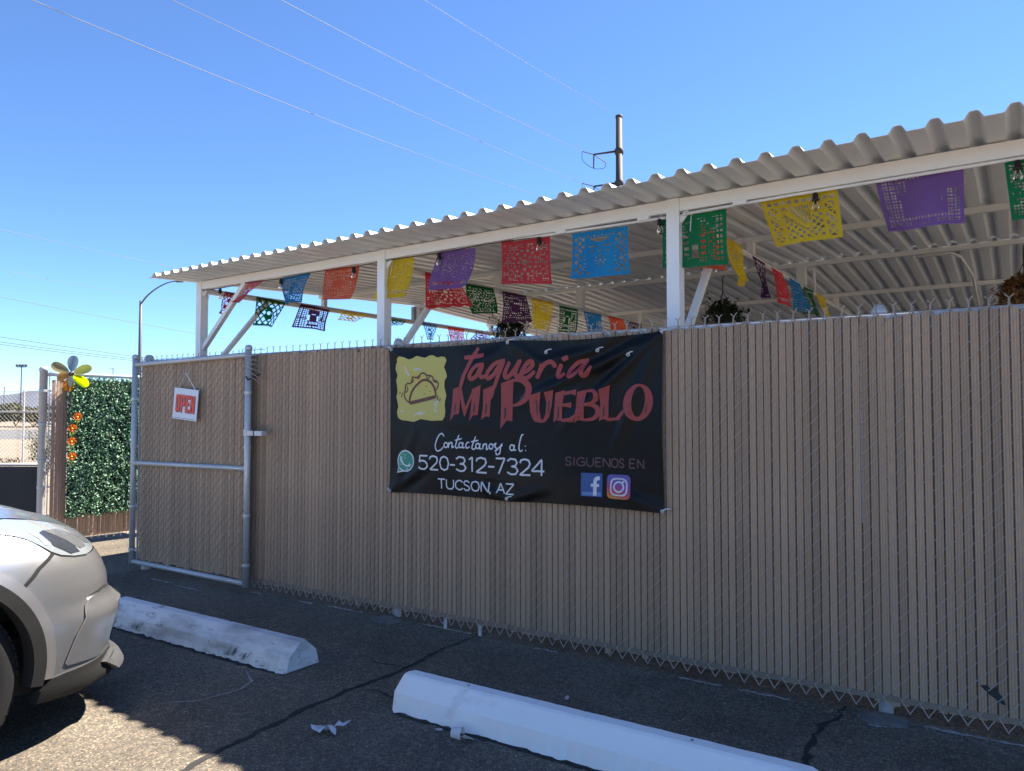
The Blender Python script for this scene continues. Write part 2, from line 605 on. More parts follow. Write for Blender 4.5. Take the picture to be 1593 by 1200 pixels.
for z in (.19, .55, 1.05, 1.45):
    MB().lathe([(.027, -.011), (.027, .011)], (0, 0, z), 12).box((.025, .012, z), (.05, .004, .02)).build('tension_band', GALV, gate)
    MB().lathe([(.0275, -.011), (.0275, .011)], (GW, 0, z + .03), 12).box((GW - .025, .012, z + .03), (.05, .004, .02)).build('tension_band', GALV, gate)
lt = MB()
lt.lathe([(.030, -.024), (.030, .024)], (GW, 0, 1.186), 14)
lt.box((GW + .10, -.020, 1.184), (.17, .006, .034)).box((GW + .10, .020, 1.184), (.17, .006, .034)).box((GW + .185, 0, 1.184), (.006, .046, .034)).box((GW + .095, 0, 1.184), (.012, .046, .034))
lt.build('fork_latch', GALV, gate)
for q in range(7):
    z = 1.76 - q * .028
    MB().tube([(GW - .03 + .02 * random.random(), -.02, z), (GW + .03, -.034, z + .02), (GW + .09 + .03 * random.random(), -.01, z + .035 - .01 * q), (GW + .12, .05, z + .04 - .02 * q)], .0022, 5).build('tie_wire', WIRE, gate)
MB().tube([(GW, -.02, 1.60), (GW + .035, -.03, 1.575), (GW + .06, -.02, 1.585), (GW + .1, .03, 1.62)], .006, 6).build('lock_strap', BLACK, gate)

# open sign hung on the gate
sg = empty('open_sign', (-5.246, 3.498, 1.40))
tag(sg, 'white hanging card sign reading open in red letters on the gate', 'sign')
cor = [(-.140, .136), (.168, .107), (.141, -.135), (-.168, -.110)]
def sgp(u, v):
    a = Vector(cor[3]) * (1 - u) * (1 - v) + Vector(cor[2]) * u * (1 - v) + Vector(cor[0]) * (1 - u) * v + Vector(cor[1]) * u * v
    return a
b = MB()
fr = [(p[0], -.004, p[1]) for p in cor] + [(p[0], .001, p[1]) for p in cor]
b.add(fr, [(3, 2, 1, 0), (4, 5, 6, 7), (0, 1, 5, 4), (1, 2, 6, 5), (2, 3, 7, 6), (3, 0, 4, 7)])
b.build('card', M('white_card', (.74, .74, .76), .45), sg)
RED = M('red_print', (.75, .075, .045), .5)
BLK = M('black_print', (.015, .015, .018), .5)
GLY = {'O': ([[(0, .12), (.12, 0), (.88, 0), (1, .12), (1, .88), (.88, 1), (.12, 1), (0, .88)], [(.4, .2), (.6, .2), (.6, .8), (.4, .8)]]),
       'P': ([[(0, 0), (.42, 0), (.42, .36), (.85, .36), (1, .48), (1, .88), (.86, 1), (0, 1)], [(.42, .55), (.6, .55), (.6, .82), (.42, .82)]]),
       'E': ([[(0, 0), (1, 0), (1, .2), (.45, .2), (.45, .42), (.85, .42), (.85, .6), (.45, .6), (.45, .8), (1, .8), (1, 1), (0, 1)]]),
       'N': ([[(0, 0), (.38, 0), (.38, .55), (.6, 0), (1, 0), (1, 1), (.62, 1), (.62, .5), (.4, 1), (0, 1)]])}
for i, ch in enumerate('OPEN'):
    for off, mt, dy, nm in (((.018, -.022), BLK, -.0052, 'letter_shadow'), ((0, 0), RED, -.0064, 'letter')):
        v, f = fill(GLY[ch])
        b = MB()
        o = []
        for p in v:
            uv = (.10 + .205 * i + .185 * p.x + off[0], .24 + .56 * p.y + off[1])
            q = sgp(*uv)
            o.append((q.x, dy, q.y))
        b.add(o, f)
        b.build(nm, mt, sg)
for u0, u1, v0 in ((.05, .93, .035),):
    q = [sgp(u0, v0), sgp(u1, v0), sgp(u1, v0 + .012), sgp(u0, v0 + .012)]
    MB().add([(p.x, -.0055, p.y) for p in q], [(0, 1, 2, 3)]).build('border_line', BLK, sg)
MB().tube([(-.095, -.005, .130), (.004, -.003, .246)], .0018, 5).tube([(.004, -.003, .246), (.131, -.005, .108)], .0038, 5).build('hanging_cord', ROPE, sg)
MB().tube([(.004, -.003, .246), (.004, .012, .262)], .004, 6).build('hook', GALV, sg)

# ---------------------------------------------------------------- printed banner
TR={'taqueria':[[[.704,.912],[.681,.877],[.655,.839],[.624,.785],[.603,.747],[.584,.7],[.573,.67]],[[.603,.855],[.671,.857],[.748,.863]],[[.738,.807],[.691,.797],[.655,.761],[.643,.73],[.66,.72],[.692,.736],[.719,.773],[.743,.806],[.727,.769],[.719,.744],[.733,.728],[.758,.734]],[[.883,.82],[.829,.806],[.783,.765],[.768,.734],[.783,.72],[.819,.741],[.853,.782],[.888,.822],[.868,.773],[.844,.72],[.821,.662]],[[.929,.812],[.908,.772],[.895,.739],[.908,.72],[.942,.742],[.971,.778],[.995,.818],[.976,.774],[.966,.741],[.978,.724],[1.002,.736]],[[1.01,.742],[1.052,.763],[1.082,.794],[1.073,.813],[1.042,.8],[1.016,.764],[1.007,.732],[1.023,.713],[1.057,.722],[1.094,.754]],[[1.145,.796],[1.127,.753],[1.108,.711]],[[1.119,.737],[1.145,.776],[1.177,.803],[1.205,.806],[1.223,.789],[1.227,.773]],[[1.268,.793],[1.25,.753],[1.243,.729],[1.259,.719],[1.29,.738]],[[1.274,.817],[1.312,.833]],[[1.408,.809],[1.365,.796],[1.325,.758],[1.315,.731],[1.33,.721],[1.365,.742],[1.399,.779],[1.423,.813],[1.408,.771],[1.399,.737],[1.412,.721],[1.438,.738],[1.46,.776]]],
 'poly':{'M':[[[.518,.661],[.582,.68],[.572,.593],[.563,.507],[.527,.504],[.497,.466],[.507,.55]],[[.563,.671],[.582,.68],[.603,.576],[.622,.524],[.606,.49],[.582,.55]],[[.604,.49],[.593,.516],[.65,.626],[.671,.664],[.678,.651],[.635,.558]],[[.659,.656],[.726,.683],[.712,.583],[.7,.502],[.666,.499],[.639,.463],[.654,.567]]],'I':[[[.743,.653],[.804,.673],[.839,.695],[.811,.608],[.794,.591],[.784,.489],[.756,.494],[.723,.472],[.738,.55]]],'P':[[[.87,.688],[.956,.714],[.947,.606],[.942,.465],[.903,.47],[.859,.42],[.864,.524]]],'U':[[[1.056,.615],[1.138,.633],[1.124,.54],[1.135,.48],[1.156,.468],[1.135,.457],[1.089,.466],[1.063,.516]],[[1.159,.632],[1.22,.644],[1.209,.564],[1.19,.492],[1.163,.462],[1.135,.457],[1.145,.471],[1.165,.508],[1.172,.572]]],'E':[[[1.231,.627],[1.291,.642],[1.276,.563],[1.273,.468],[1.236,.475],[1.216,.461],[1.225,.548]],[[1.281,.631],[1.364,.646],[1.358,.609],[1.338,.621],[1.281,.612]],[[1.276,.565],[1.332,.574],[1.33,.543],[1.276,.551]],[[1.27,.48],[1.32,.487],[1.364,.512],[1.342,.463],[1.269,.464]]],'B':[[[1.368,.631],[1.429,.643],[1.415,.563],[1.409,.469],[1.377,.476],[1.35,.46],[1.362,.547]]],'L':[[[1.505,.642],[1.571,.665],[1.559,.569],[1.556,.475],[1.521,.481],[1.5,.469],[1.511,.562]],[[1.55,.489],[1.599,.49],[1.64,.533],[1.65,.52],[1.619,.477],[1.55,.469]]]},
 'bowls':[[[[.947,.701],[1,.705],[1.042,.682],[1.054,.645],[1.038,.601],[.99,.567],[.939,.555]],[.012,.028,.04,.046,.04,.024,.01]],[[[1.42,.633],[1.463,.637],[1.486,.617],[1.484,.589],[1.458,.568],[1.411,.563]],[.012,.02,.028,.028,.018,.01]],[[[1.411,.559],[1.462,.558],[1.492,.539],[1.493,.509],[1.462,.482],[1.407,.476]],[.012,.022,.03,.03,.02,.012]]],
 'O_out':[[1.812,.569],[1.812,.584],[1.81,.599],[1.806,.613],[1.8,.626],[1.792,.638],[1.783,.648],[1.772,.656],[1.761,.662],[1.748,.666],[1.735,.667],[1.721,.666],[1.708,.663],[1.695,.657],[1.683,.649],[1.672,.64],[1.662,.628],[1.654,.615],[1.648,.601],[1.644,.586],[1.642,.57],[1.642,.555],[1.644,.54],[1.648,.525],[1.654,.512],[1.662,.501],[1.672,.491],[1.683,.483],[1.695,.477],[1.708,.473],[1.721,.472],[1.734,.473],[1.747,.477],[1.76,.483],[1.772,.491],[1.783,.501],[1.792,.512],[1.8,.525],[1.806,.539],[1.81,.554]],
 'O_in':[[1.766,.574],[1.767,.586],[1.767,.598],[1.766,.61],[1.764,.62],[1.762,.63],[1.758,.638],[1.754,.645],[1.749,.65],[1.744,.653],[1.739,.654],[1.733,.653],[1.727,.65],[1.721,.645],[1.716,.639],[1.71,.631],[1.706,.621],[1.702,.611],[1.698,.599],[1.696,.587],[1.694,.574],[1.693,.562],[1.693,.55],[1.694,.538],[1.696,.527],[1.699,.518],[1.702,.51],[1.706,.503],[1.711,.498],[1.716,.495],[1.722,.494],[1.728,.495],[1.733,.498],[1.739,.503],[1.745,.51],[1.75,.518],[1.754,.527],[1.758,.538],[1.762,.549],[1.764,.561]],
 'nick':[[[.888,.541],[.9,.549],[.896,.491],[.883,.475]],[[.529,.568],[.54,.576],[.536,.524],[.525,.514]],[[.671,.567],[.681,.575],[.677,.52],[.666,.512]],[[.756,.562],[.769,.57],[.763,.512],[.752,.508]],[[1.246,.548],[1.255,.554],[1.252,.489],[1.241,.477]],[[1.379,.54],[1.387,.547],[1.384,.493],[1.375,.478]],[[1.528,.547],[1.536,.554],[1.533,.501],[1.524,.49]],[[1.099,.58],[1.108,.588],[1.115,.508],[1.11,.5]],[[1.186,.58],[1.192,.588],[1.189,.524],[1.18,.508]],[[1.675,.546],[1.681,.568],[1.689,.509],[1.684,.502]],[[1.771,.553],[1.779,.575],[1.775,.524],[1.764,.509]],[[1,.606],[1.028,.63],[1.023,.605],[.995,.581]]],
 'tile':[[.066,.863],[.085,.879],[.124,.873],[.163,.858],[.194,.864],[.224,.881],[.262,.873],[.295,.866],[.329,.882],[.358,.881],[.395,.865],[.424,.871],[.453,.866],[.466,.845],[.453,.817],[.446,.8],[.461,.771],[.469,.742],[.45,.714],[.447,.679],[.457,.645],[.465,.622],[.454,.587],[.451,.559],[.458,.525],[.455,.49],[.437,.467],[.397,.467],[.353,.464],[.309,.469],[.264,.475],[.234,.466],[.204,.457],[.15,.463],[.096,.468],[.069,.483],[.058,.519],[.068,.549],[.064,.579],[.052,.615],[.063,.65],[.059,.687],[.053,.723],[.066,.758],[.05,.795],[.054,.825],[.066,.842]],
 'brown':[[[[.165,.575],[.165,.602],[.183,.649],[.218,.689],[.263,.717],[.3,.722],[.337,.709],[.367,.675],[.378,.634],[.382,.614]],.016],[[[.165,.575],[.278,.596],[.382,.616]],.024],[[[.161,.578],[.13,.602],[.118,.638],[.13,.661],[.129,.685],[.149,.703],[.173,.702],[.183,.726],[.187,.743],[.217,.739],[.247,.748],[.262,.762],[.285,.767],[.307,.752],[.326,.751],[.352,.742],[.363,.721],[.388,.712],[.4,.692],[.392,.669],[.381,.657]],.011],[[[.13,.641],[.149,.661],[.143,.685]],.008],[[[.173,.702],[.193,.716],[.19,.731]],.008],[[[.221,.741],[.236,.731],[.259,.748]],.008],[[[.307,.752],[.316,.728],[.333,.744]],.008],[[[.355,.738],[.361,.716],[.385,.703]],.008],[[[.302,.687],[.302,.678]],.008],[[[.329,.651],[.332,.645]],.008],[[[.283,.637],[.286,.631]],.008],[[[.087,.649],[.079,.634]],.007],[[[.104,.643],[.095,.613]],.007],[[[.395,.621],[.396,.604],[.374,.59]],.009],[[[.418,.602],[.407,.587]],.009]],
 'white_marks':[[[[.125,.813],[.134,.78],[.164,.75]],.006],[[[.135,.816],[.145,.786],[.156,.762]],.006],[[[.208,.802],[.217,.784],[.229,.8]],.006],[[[.232,.78],[.24,.798],[.264,.788]],.006],[[[.404,.594],[.382,.559],[.375,.528],[.394,.523]],.006],[[[.385,.6],[.367,.559]],.006],[[[.089,.528],[.12,.522]],.006],[[[.203,.5],[.273,.526]],.006],[[[.241,.502],[.297,.518]],.006]],
 'contact':[[[.452,.369],[.434,.387],[.41,.372],[.389,.332],[.385,.298],[.4,.278],[.429,.286],[.448,.305]],[[.482,.316],[.48,.323],[.476,.328],[.471,.331],[.465,.331],[.459,.328],[.455,.322],[.454,.315],[.455,.309],[.459,.303],[.465,.301],[.471,.301],[.476,.304],[.48,.309],[.482,.316]],[[.49,.334],[.487,.299]],[[.487,.314],[.504,.333],[.515,.326],[.514,.301],[.531,.311]],[[.564,.38],[.549,.341],[.54,.308],[.551,.299],[.563,.307]],[[.535,.346],[.586,.358]],[[.593,.319],[.591,.325],[.588,.331],[.582,.334],[.576,.333],[.571,.33],[.567,.325],[.566,.318],[.567,.312],[.571,.306],[.576,.303],[.582,.304],[.588,.307],[.592,.312],[.593,.319]],[[.597,.336],[.593,.306],[.608,.304]],[[.641,.336],[.624,.333],[.616,.313],[.627,.301],[.645,.311]],[[.685,.373],[.669,.333],[.661,.303],[.675,.295],[.688,.306]],[[.653,.34],[.706,.35]],[[.714,.316],[.713,.323],[.709,.328],[.704,.331],[.698,.331],[.693,.328],[.689,.322],[.688,.316],[.689,.309],[.693,.304],[.698,.301],[.704,.301],[.709,.304],[.713,.31],[.714,.316]],[[.718,.333],[.716,.301],[.73,.301]],[[.741,.331],[.737,.297]],[[.738,.314],[.754,.33],[.764,.323],[.764,.296],[.777,.306]],[[.808,.316],[.807,.322],[.803,.327],[.798,.33],[.792,.33],[.787,.327],[.783,.321],[.782,.315],[.784,.308],[.787,.303],[.792,.301],[.798,.301],[.803,.304],[.807,.309],[.808,.316]],[[.808,.322],[.829,.335],[.821,.318],[.836,.301],[.821,.288]],[[.874,.334],[.862,.321],[.857,.279],[.836,.269],[.829,.283]],[[.829,.288],[.853,.312],[.874,.324]],[[.953,.313],[.952,.32],[.948,.325],[.943,.328],[.936,.328],[.931,.325],[.927,.319],[.926,.312],[.927,.305],[.931,.3],[.936,.297],[.943,.297],[.948,.3],[.952,.306],[.953,.313]],[[.957,.33],[.954,.3],[.969,.301]],[[1.018,.387],[1.006,.385],[.991,.34],[.988,.305],[.999,.293],[1.013,.302]],[[1.028,.325],[1.031,.321]],[[1.032,.3],[1.034,.296]]],
 'phone':[[[.32,.245],[.299,.244],[.278,.244],[.257,.244],[.256,.232],[.254,.219],[.252,.206],[.259,.209],[.266,.211],[.272,.214],[.281,.213],[.29,.212],[.298,.21],[.305,.205],[.312,.199],[.318,.194],[.318,.187],[.317,.181],[.317,.175],[.31,.17],[.302,.165],[.295,.16],[.286,.16],[.278,.16],[.269,.16],[.261,.164],[.254,.168],[.246,.172]],[[.338,.223],[.34,.228],[.342,.234],[.344,.239],[.352,.241],[.36,.243],[.367,.245],[.376,.243],[.385,.24],[.394,.238],[.396,.232],[.398,.226],[.4,.219],[.397,.213],[.394,.207],[.39,.2],[.373,.187],[.356,.173],[.338,.16],[.36,.159],[.382,.159],[.404,.159]],[[.453,.245],[.445,.242],[.437,.238],[.429,.235],[.426,.224],[.422,.213],[.419,.202],[.423,.191],[.426,.18],[.43,.17],[.438,.166],[.446,.163],[.454,.159],[.462,.163],[.47,.166],[.478,.169],[.481,.18],[.484,.191],[.488,.202],[.484,.213],[.481,.224],[.477,.235],[.469,.238],[.461,.242],[.453,.245]],[[.499,.195],[.512,.195],[.525,.195],[.537,.195]],[[.545,.233],[.553,.237],[.56,.241],[.567,.246],[.578,.245],[.589,.244],[.6,.243],[.604,.237],[.608,.231],[.612,.225],[.608,.219],[.604,.213],[.6,.208],[.591,.206],[.583,.205],[.574,.204],[.584,.203],[.594,.202],[.603,.201],[.608,.194],[.613,.187],[.618,.181],[.613,.174],[.608,.168],[.603,.162],[.594,.161],[.584,.16],[.575,.159],[.565,.163],[.555,.167],[.546,.171]],[[.64,.233],[.648,.237],[.656,.242],[.664,.246],[.664,.217],[.664,.188],[.664,.159]],[[.693,.224],[.696,.23],[.698,.235],[.701,.24],[.709,.242],[.718,.245],[.727,.247],[.736,.244],[.746,.242],[.756,.24],[.758,.233],[.761,.227],[.763,.22],[.76,.214],[.756,.207],[.752,.201],[.733,.187],[.713,.173],[.694,.159],[.718,.158],[.743,.158],[.767,.158]],[[.777,.196],[.792,.196],[.806,.196],[.821,.196]],[[.83,.247],[.85,.247],[.871,.247],[.891,.248],[.878,.218],[.865,.188],[.851,.158]],[[.91,.234],[.917,.239],[.924,.243],[.931,.248],[.942,.247],[.953,.246],[.964,.245],[.968,.239],[.972,.233],[.976,.226],[.972,.22],[.968,.214],[.964,.208],[.955,.207],[.947,.206],[.939,.205],[.948,.203],[.958,.202],[.967,.201],[.972,.194],[.977,.187],[.982,.18],[.977,.174],[.972,.168],[.967,.161],[.958,.16],[.948,.159],[.939,.158],[.929,.162],[.919,.166],[.91,.17]],[[.996,.225],[.999,.231],[1.001,.236],[1.003,.242],[1.012,.244],[1.02,.246],[1.028,.248],[1.038,.246],[1.047,.244],[1.056,.241],[1.059,.234],[1.061,.228],[1.063,.221],[1.06,.214],[1.056,.208],[1.053,.201],[1.034,.187],[1.015,.172],[.996,.158],[1.02,.158],[1.043,.158],[1.067,.158]],[[1.141,.157],[1.141,.188],[1.141,.218],[1.141,.249],[1.12,.227],[1.098,.205],[1.076,.183],[1.104,.183],[1.132,.183],[1.159,.183]]],
 'city':[[[.401,.102],[.42,.102],[.439,.102],[.457,.102]],[[.429,.102],[.429,.082],[.43,.061],[.43,.041]],[[.469,.102],[.469,.088],[.469,.074],[.469,.06],[.472,.055],[.476,.05],[.48,.045],[.485,.044],[.491,.043],[.497,.042],[.502,.043],[.508,.044],[.513,.045],[.517,.05],[.52,.055],[.524,.06],[.524,.074],[.524,.088],[.524,.102]],[[.592,.09],[.588,.093],[.583,.096],[.579,.1],[.572,.1],[.566,.1],[.56,.1],[.554,.096],[.548,.091],[.542,.087],[.541,.082],[.539,.077],[.538,.072],[.539,.066],[.541,.061],[.542,.055],[.548,.051],[.554,.047],[.56,.043],[.566,.043],[.572,.043],[.579,.044],[.583,.047],[.588,.05],[.592,.054]],[[.644,.091],[.64,.094],[.636,.097],[.632,.1],[.626,.1],[.62,.1],[.614,.1],[.61,.097],[.607,.093],[.603,.09],[.604,.086],[.606,.082],[.607,.078],[.617,.074],[.627,.071],[.637,.067],[.64,.063],[.642,.059],[.645,.055],[.641,.051],[.638,.047],[.635,.043],[.628,.043],[.621,.042],[.614,.042],[.61,.046],[.606,.049],[.601,.053]],[[.687,.102],[.68,.099],[.673,.097],[.666,.094],[.663,.087],[.66,.079],[.657,.072],[.66,.064],[.663,.057],[.666,.049],[.673,.047],[.68,.045],[.687,.042],[.694,.045],[.701,.047],[.708,.049],[.711,.057],[.714,.065],[.717,.072],[.714,.08],[.711,.087],[.708,.095],[.701,.097],[.694,.099],[.687,.102]],[[.731,.042],[.731,.062],[.731,.082],[.731,.102],[.748,.082],[.765,.062],[.783,.043],[.783,.062],[.783,.082],[.783,.102]],[[.795,.047],[.794,.042],[.793,.036],[.792,.031]],[[.836,.043],[.846,.062],[.855,.082],[.864,.102],[.873,.082],[.882,.063],[.891,.043]],[[.847,.063],[.858,.063],[.869,.063],[.88,.064]],[[.9,.102],[.918,.102],[.936,.102],[.954,.102],[.936,.082],[.918,.063],[.9,.043],[.918,.043],[.936,.043],[.954,.043]]],
 'follow':[[[1.33,.261],[1.327,.264],[1.324,.266],[1.32,.269],[1.315,.269],[1.31,.269],[1.305,.269],[1.302,.266],[1.299,.263],[1.296,.26],[1.297,.257],[1.298,.254],[1.299,.251],[1.308,.248],[1.316,.246],[1.324,.243],[1.326,.24],[1.329,.237],[1.331,.234],[1.328,.231],[1.325,.228],[1.322,.224],[1.317,.224],[1.311,.224],[1.305,.224],[1.301,.226],[1.298,.229],[1.294,.232]],[[1.347,.224],[1.348,.239],[1.348,.254],[1.348,.27]],[[1.41,.261],[1.406,.263],[1.402,.266],[1.398,.269],[1.393,.269],[1.387,.268],[1.382,.268],[1.377,.264],[1.372,.26],[1.368,.256],[1.367,.253],[1.366,.25],[1.365,.247],[1.366,.243],[1.367,.239],[1.368,.235],[1.372,.232],[1.377,.228],[1.382,.225],[1.387,.225],[1.393,.225],[1.398,.224],[1.403,.226],[1.407,.228],[1.412,.23],[1.412,.236],[1.412,.241],[1.412,.246],[1.405,.246],[1.398,.246],[1.391,.246]],[[1.425,.27],[1.425,.259],[1.425,.248],[1.425,.237],[1.428,.234],[1.43,.23],[1.433,.226],[1.437,.225],[1.441,.224],[1.445,.224],[1.449,.224],[1.452,.225],[1.456,.226],[1.459,.23],[1.462,.234],[1.464,.237],[1.464,.248],[1.464,.259],[1.464,.27]],[[1.51,.27],[1.5,.27],[1.49,.27],[1.48,.27],[1.479,.254],[1.479,.239],[1.479,.224],[1.489,.224],[1.499,.224],[1.509,.224]],[[1.479,.248],[1.488,.248],[1.497,.248],[1.505,.248]],[[1.522,.224],[1.522,.239],[1.522,.255],[1.523,.27],[1.535,.255],[1.548,.239],[1.561,.224],[1.561,.239],[1.561,.255],[1.561,.27]],[[1.589,.27],[1.585,.268],[1.58,.266],[1.575,.265],[1.573,.259],[1.571,.253],[1.569,.247],[1.571,.241],[1.573,.235],[1.575,.229],[1.58,.227],[1.584,.225],[1.589,.224],[1.594,.225],[1.598,.227],[1.603,.229],[1.605,.235],[1.607,.241],[1.609,.247],[1.607,.253],[1.605,.259],[1.603,.265],[1.598,.266],[1.594,.268],[1.589,.27]],[[1.641,.262],[1.639,.264],[1.636,.267],[1.634,.269],[1.631,.269],[1.627,.269],[1.623,.269],[1.621,.266],[1.619,.264],[1.617,.261],[1.618,.258],[1.618,.255],[1.619,.252],[1.625,.249],[1.631,.246],[1.637,.243],[1.638,.24],[1.64,.237],[1.641,.234],[1.639,.231],[1.637,.228],[1.635,.225],[1.631,.224],[1.627,.224],[1.623,.224],[1.621,.226],[1.618,.229],[1.616,.232]],[[1.706,.27],[1.696,.27],[1.685,.27],[1.675,.27],[1.675,.255],[1.675,.239],[1.675,.224],[1.685,.224],[1.695,.224],[1.705,.224]],[[1.675,.248],[1.684,.248],[1.692,.248],[1.701,.248]],[[1.72,.224],[1.72,.239],[1.72,.255],[1.72,.27],[1.731,.255],[1.743,.239],[1.754,.224],[1.754,.239],[1.754,.255],[1.754,.27]],[[1.767,.253],[1.767,.254],[1.767,.255],[1.767,.255]],[[1.767,.225],[1.767,.226],[1.767,.227],[1.767,.228]]],
 'wa_c':[[.136,.207],[.206,.209],[.136,.277]],
 'wa_tail':[[.068,.129],[.077,.171],[.126,.139]],
 'wa_phone':[[.101,.235],[.101,.215],[.113,.194],[.135,.178],[.159,.175],[.171,.187]],
 'fb':[[1.392,.186],[1.518,.187],[1.518,.057],[1.389,.056]],
 'fb_bar':[[1.398,.081],[1.511,.083],[1.511,.063],[1.398,.062]],
 'fb_f':[[[1.503,.16],[1.488,.159],[1.477,.146],[1.476,.116],[1.474,.063]],[[1.451,.12],[1.5,.121]]],
 'ig':[[1.545,.185],[1.679,.185],[1.678,.054],[1.545,.053]],
 'ig_o':[[1.564,.167],[1.661,.167],[1.661,.07],[1.564,.071]],
 'ig_c':[[1.612,.119],[1.636,.119]],
 'ig_d':[1.637,.147],
 'ties':[[.004,.013],[.907,.015],[1.871,.009],[1.166,.866],[1.489,.864],[1.671,.828],[.913,.927],[1.854,.931],[.022,.925]]}

ban = empty('vinyl_banner', (-3.20, 3.585, .82))
tag(ban, 'black vinyl banner reading taqueria mi pueblo tied to the slatted fence', 'banner')
BW, BH = 1.862, .937
FOLDS = [((1.85, .93), (1.05, .60), .020, .028), ((1.85, .93), (1.28, .44), .016, .026), ((1.85, .93), (1.58, .30), .012, .03), ((.02, .92), (.45, .62), .006, .03), ((.91, .93), (.55, .70), .006, .03),
         ((.91, .93), (1.25, .74), .007, .03), ((.02, .01), (.35, .22), .008, .03), ((.02, .01), (.22, .42), .006, .03), ((.91, .01), (.62, .10), .007, .025), ((.91, .01), (1.2, .09), .007, .025), ((1.85, .01), (1.5, .12), .006, .03), ((.3, .5), (1.1, .38), .004, .04), ((1.49, .87), (1.1, .80), .008, .025), ((1.67, .83), (1.35, .70), .010, .026)]
def bw(u, v):
    y = .004 * sin(u * 7.3 + 1.2 * sin(v * 5)) + .003 * sin(v * 11 + u * 3.1)
    for (ax, ay), (bx, by), A, w in FOLDS:
        dx, dy = bx - ax, by - ay
        l2 = dx * dx + dy * dy
        t = ((u - ax) * dx + (v - ay) * dy) / l2
        tt = max(0., min(1.15, t))
        d = ((u - ax) * dy - (v - ay) * dx) / sqrt(l2)
        fade = max(0., 1 - abs(tt - .45) / .7) if 0 <= t <= 1.15 else 0
        y -= A * fade * (exp(-(d / w) ** 2) - .6 * exp(-((d - 1.9 * w) / w) ** 2))
    # belly of the top hem between ties
    y += .010 * exp(-((v - .93) / .05) ** 2) * (sin(u * 6.2) ** 2)
    return y
def edge(u, v):
    """hem line pulled in between the ties"""
    du = .010 * sin(pi * v) * (1 if u < .03 else (-1 if u > BW - .03 else 0))
    return du
nx, ny = 186, 93
b = MB()
def sag(u):
    return .013 * abs(sin(pi * (u - .02) / .92)) if u < .93 else .018 * sin(pi * (u - .93) / .93)
def bp(u, v, off=0.):
    k = v / BH
    z = v - sag(u) * k ** 6 + .010 * abs(sin(pi * u / .93)) * (1 - k) ** 6
    x = u + .010 * sin(pi * k) * ((1 - u / BW) ** 8 - (u / BW) ** 8)
    return (x, bw(u, v) - off, z)
b.add([bp(BW * i / nx, BH * j / ny) for j in range(ny + 1) for i in range(nx + 1)],
      [(j * (nx + 1) + i, j * (nx + 1) + i + 1, (j + 1) * (nx + 1) + i + 1, (j + 1) * (nx + 1) + i) for j in range(ny) for i in range(nx)])
b.build('cloth', M('black_vinyl', (.005, .0052, .0055), .36, 0, spec=.2, bump=(35, .12, .004)), ban, True)
INK_R = M('maroon_print', (.31, .040, .036), .55)
INK_W = M('white_print', (.62, .63, .66), .5)
INK_Y = M('yellow_print', (.52, .44, .10), .5)
INK_B = M('brown_print', (.13, .035, .02), .5)
INK_D = M('dull_maroon_print', (.115, .055, .052), .5)
INK_G = M('teal_green_print', (.03, .27, .19), .5)
INK_N = M('navy_blue_print', (.035, .085, .26), .5)
INK_L = M('light_blue_print', (.12, .22, .46), .5)
lay = [0.0022]
def put(name, items, mat, parent=ban, lift=.0):
    """items: list of (verts2d, faces) printed as one part"""
    b = MB()
    for v, f in items:
        lay[0] += .000006
        b.add([bp(p[0], p[1], lay[0] + lift) for p in v], f)
    o = b.build(name, mat, parent)
    return o
put('script_lettering', [ribbon(s, .027, 5, .75) for s in TR['taqueria']], INK_R, lift=.0004)
for ch in 'MIPUEBLO':
    it = []
    if ch in TR['poly']:
        it += [fill([q], .014) for q in TR['poly'][ch]]
    if ch == 'P':
        it.append(ribbon(*TR['bowls'][0], 5))
    if ch == 'B':
        it += [ribbon(*TR['bowls'][1], 5), ribbon(*TR['bowls'][2], 5)]
    if ch == 'O':
        it.append(fill([TR['O_out'], TR['O_in']], .014))
    put('letter', it, INK_R)
put('letter_cut', [fill([q]) for q in TR['nick']], M('black_ink', (.01, .010, .012), .4), lift=.0006)
tile = put('emblem_tile', [fill([TR['tile']], .025)], INK_Y)
put('taco_drawing', [ribbon(s, w, 4, .8) for s, w in TR['brown']], INK_B, tile, .0008)
put('sketch_lines', [ribbon(s, w, 4, .6) for s, w in TR['white_marks']], INK_W, tile, .0008)
put('script_lettering', [ribbon(s, .0085, 4, .7) for s in TR['contact'][:19]], INK_W)
put('script_lettering', [ribbon(s, .0085, 4, .7) for s in TR['contact'][19:]], INK_W)
put('phone_number', [ribbon(s, .0105, 2, 1) for s in TR['phone']], INK_W)
put('city_name', [ribbon(s, .0085, 2, 1) for s in TR['city'][:8]], INK_W)
put('state_name', [ribbon(s, .0085, 2, 1) for s in TR['city'][8:]], INK_W)
put('follow_lettering', [ribbon(s, .007, 2, 1) for s in TR['follow']], INK_D)
c, ex, ey = [Vector(p) for p in TR['wa_c']]
rx, ry = (ex - c).length, (ey - c).length
def oval(c, rx, ry, n=28):
    return [(c[0] + rx * cos(2 * pi * i / n), c[1] + ry * sin(2 * pi * i / n)) for i in range(n)]
wh = put('chat_icon', [fill([oval(c, rx, ry)], .02), fill([TR['wa_tail']])], INK_W)
tl = [Vector(p) for p in TR['wa_tail']]
put('icon_fill', [fill([oval(c, rx * .88, ry * .88)], .02), fill([[c + (p - c) * .88 for p in tl]])], INK_G, wh, .0006)
put('handset', [ribbon(TR['wa_phone'], [.016, .016, .010, .010, .016, .016], 4)], INK_W, wh, .0012)
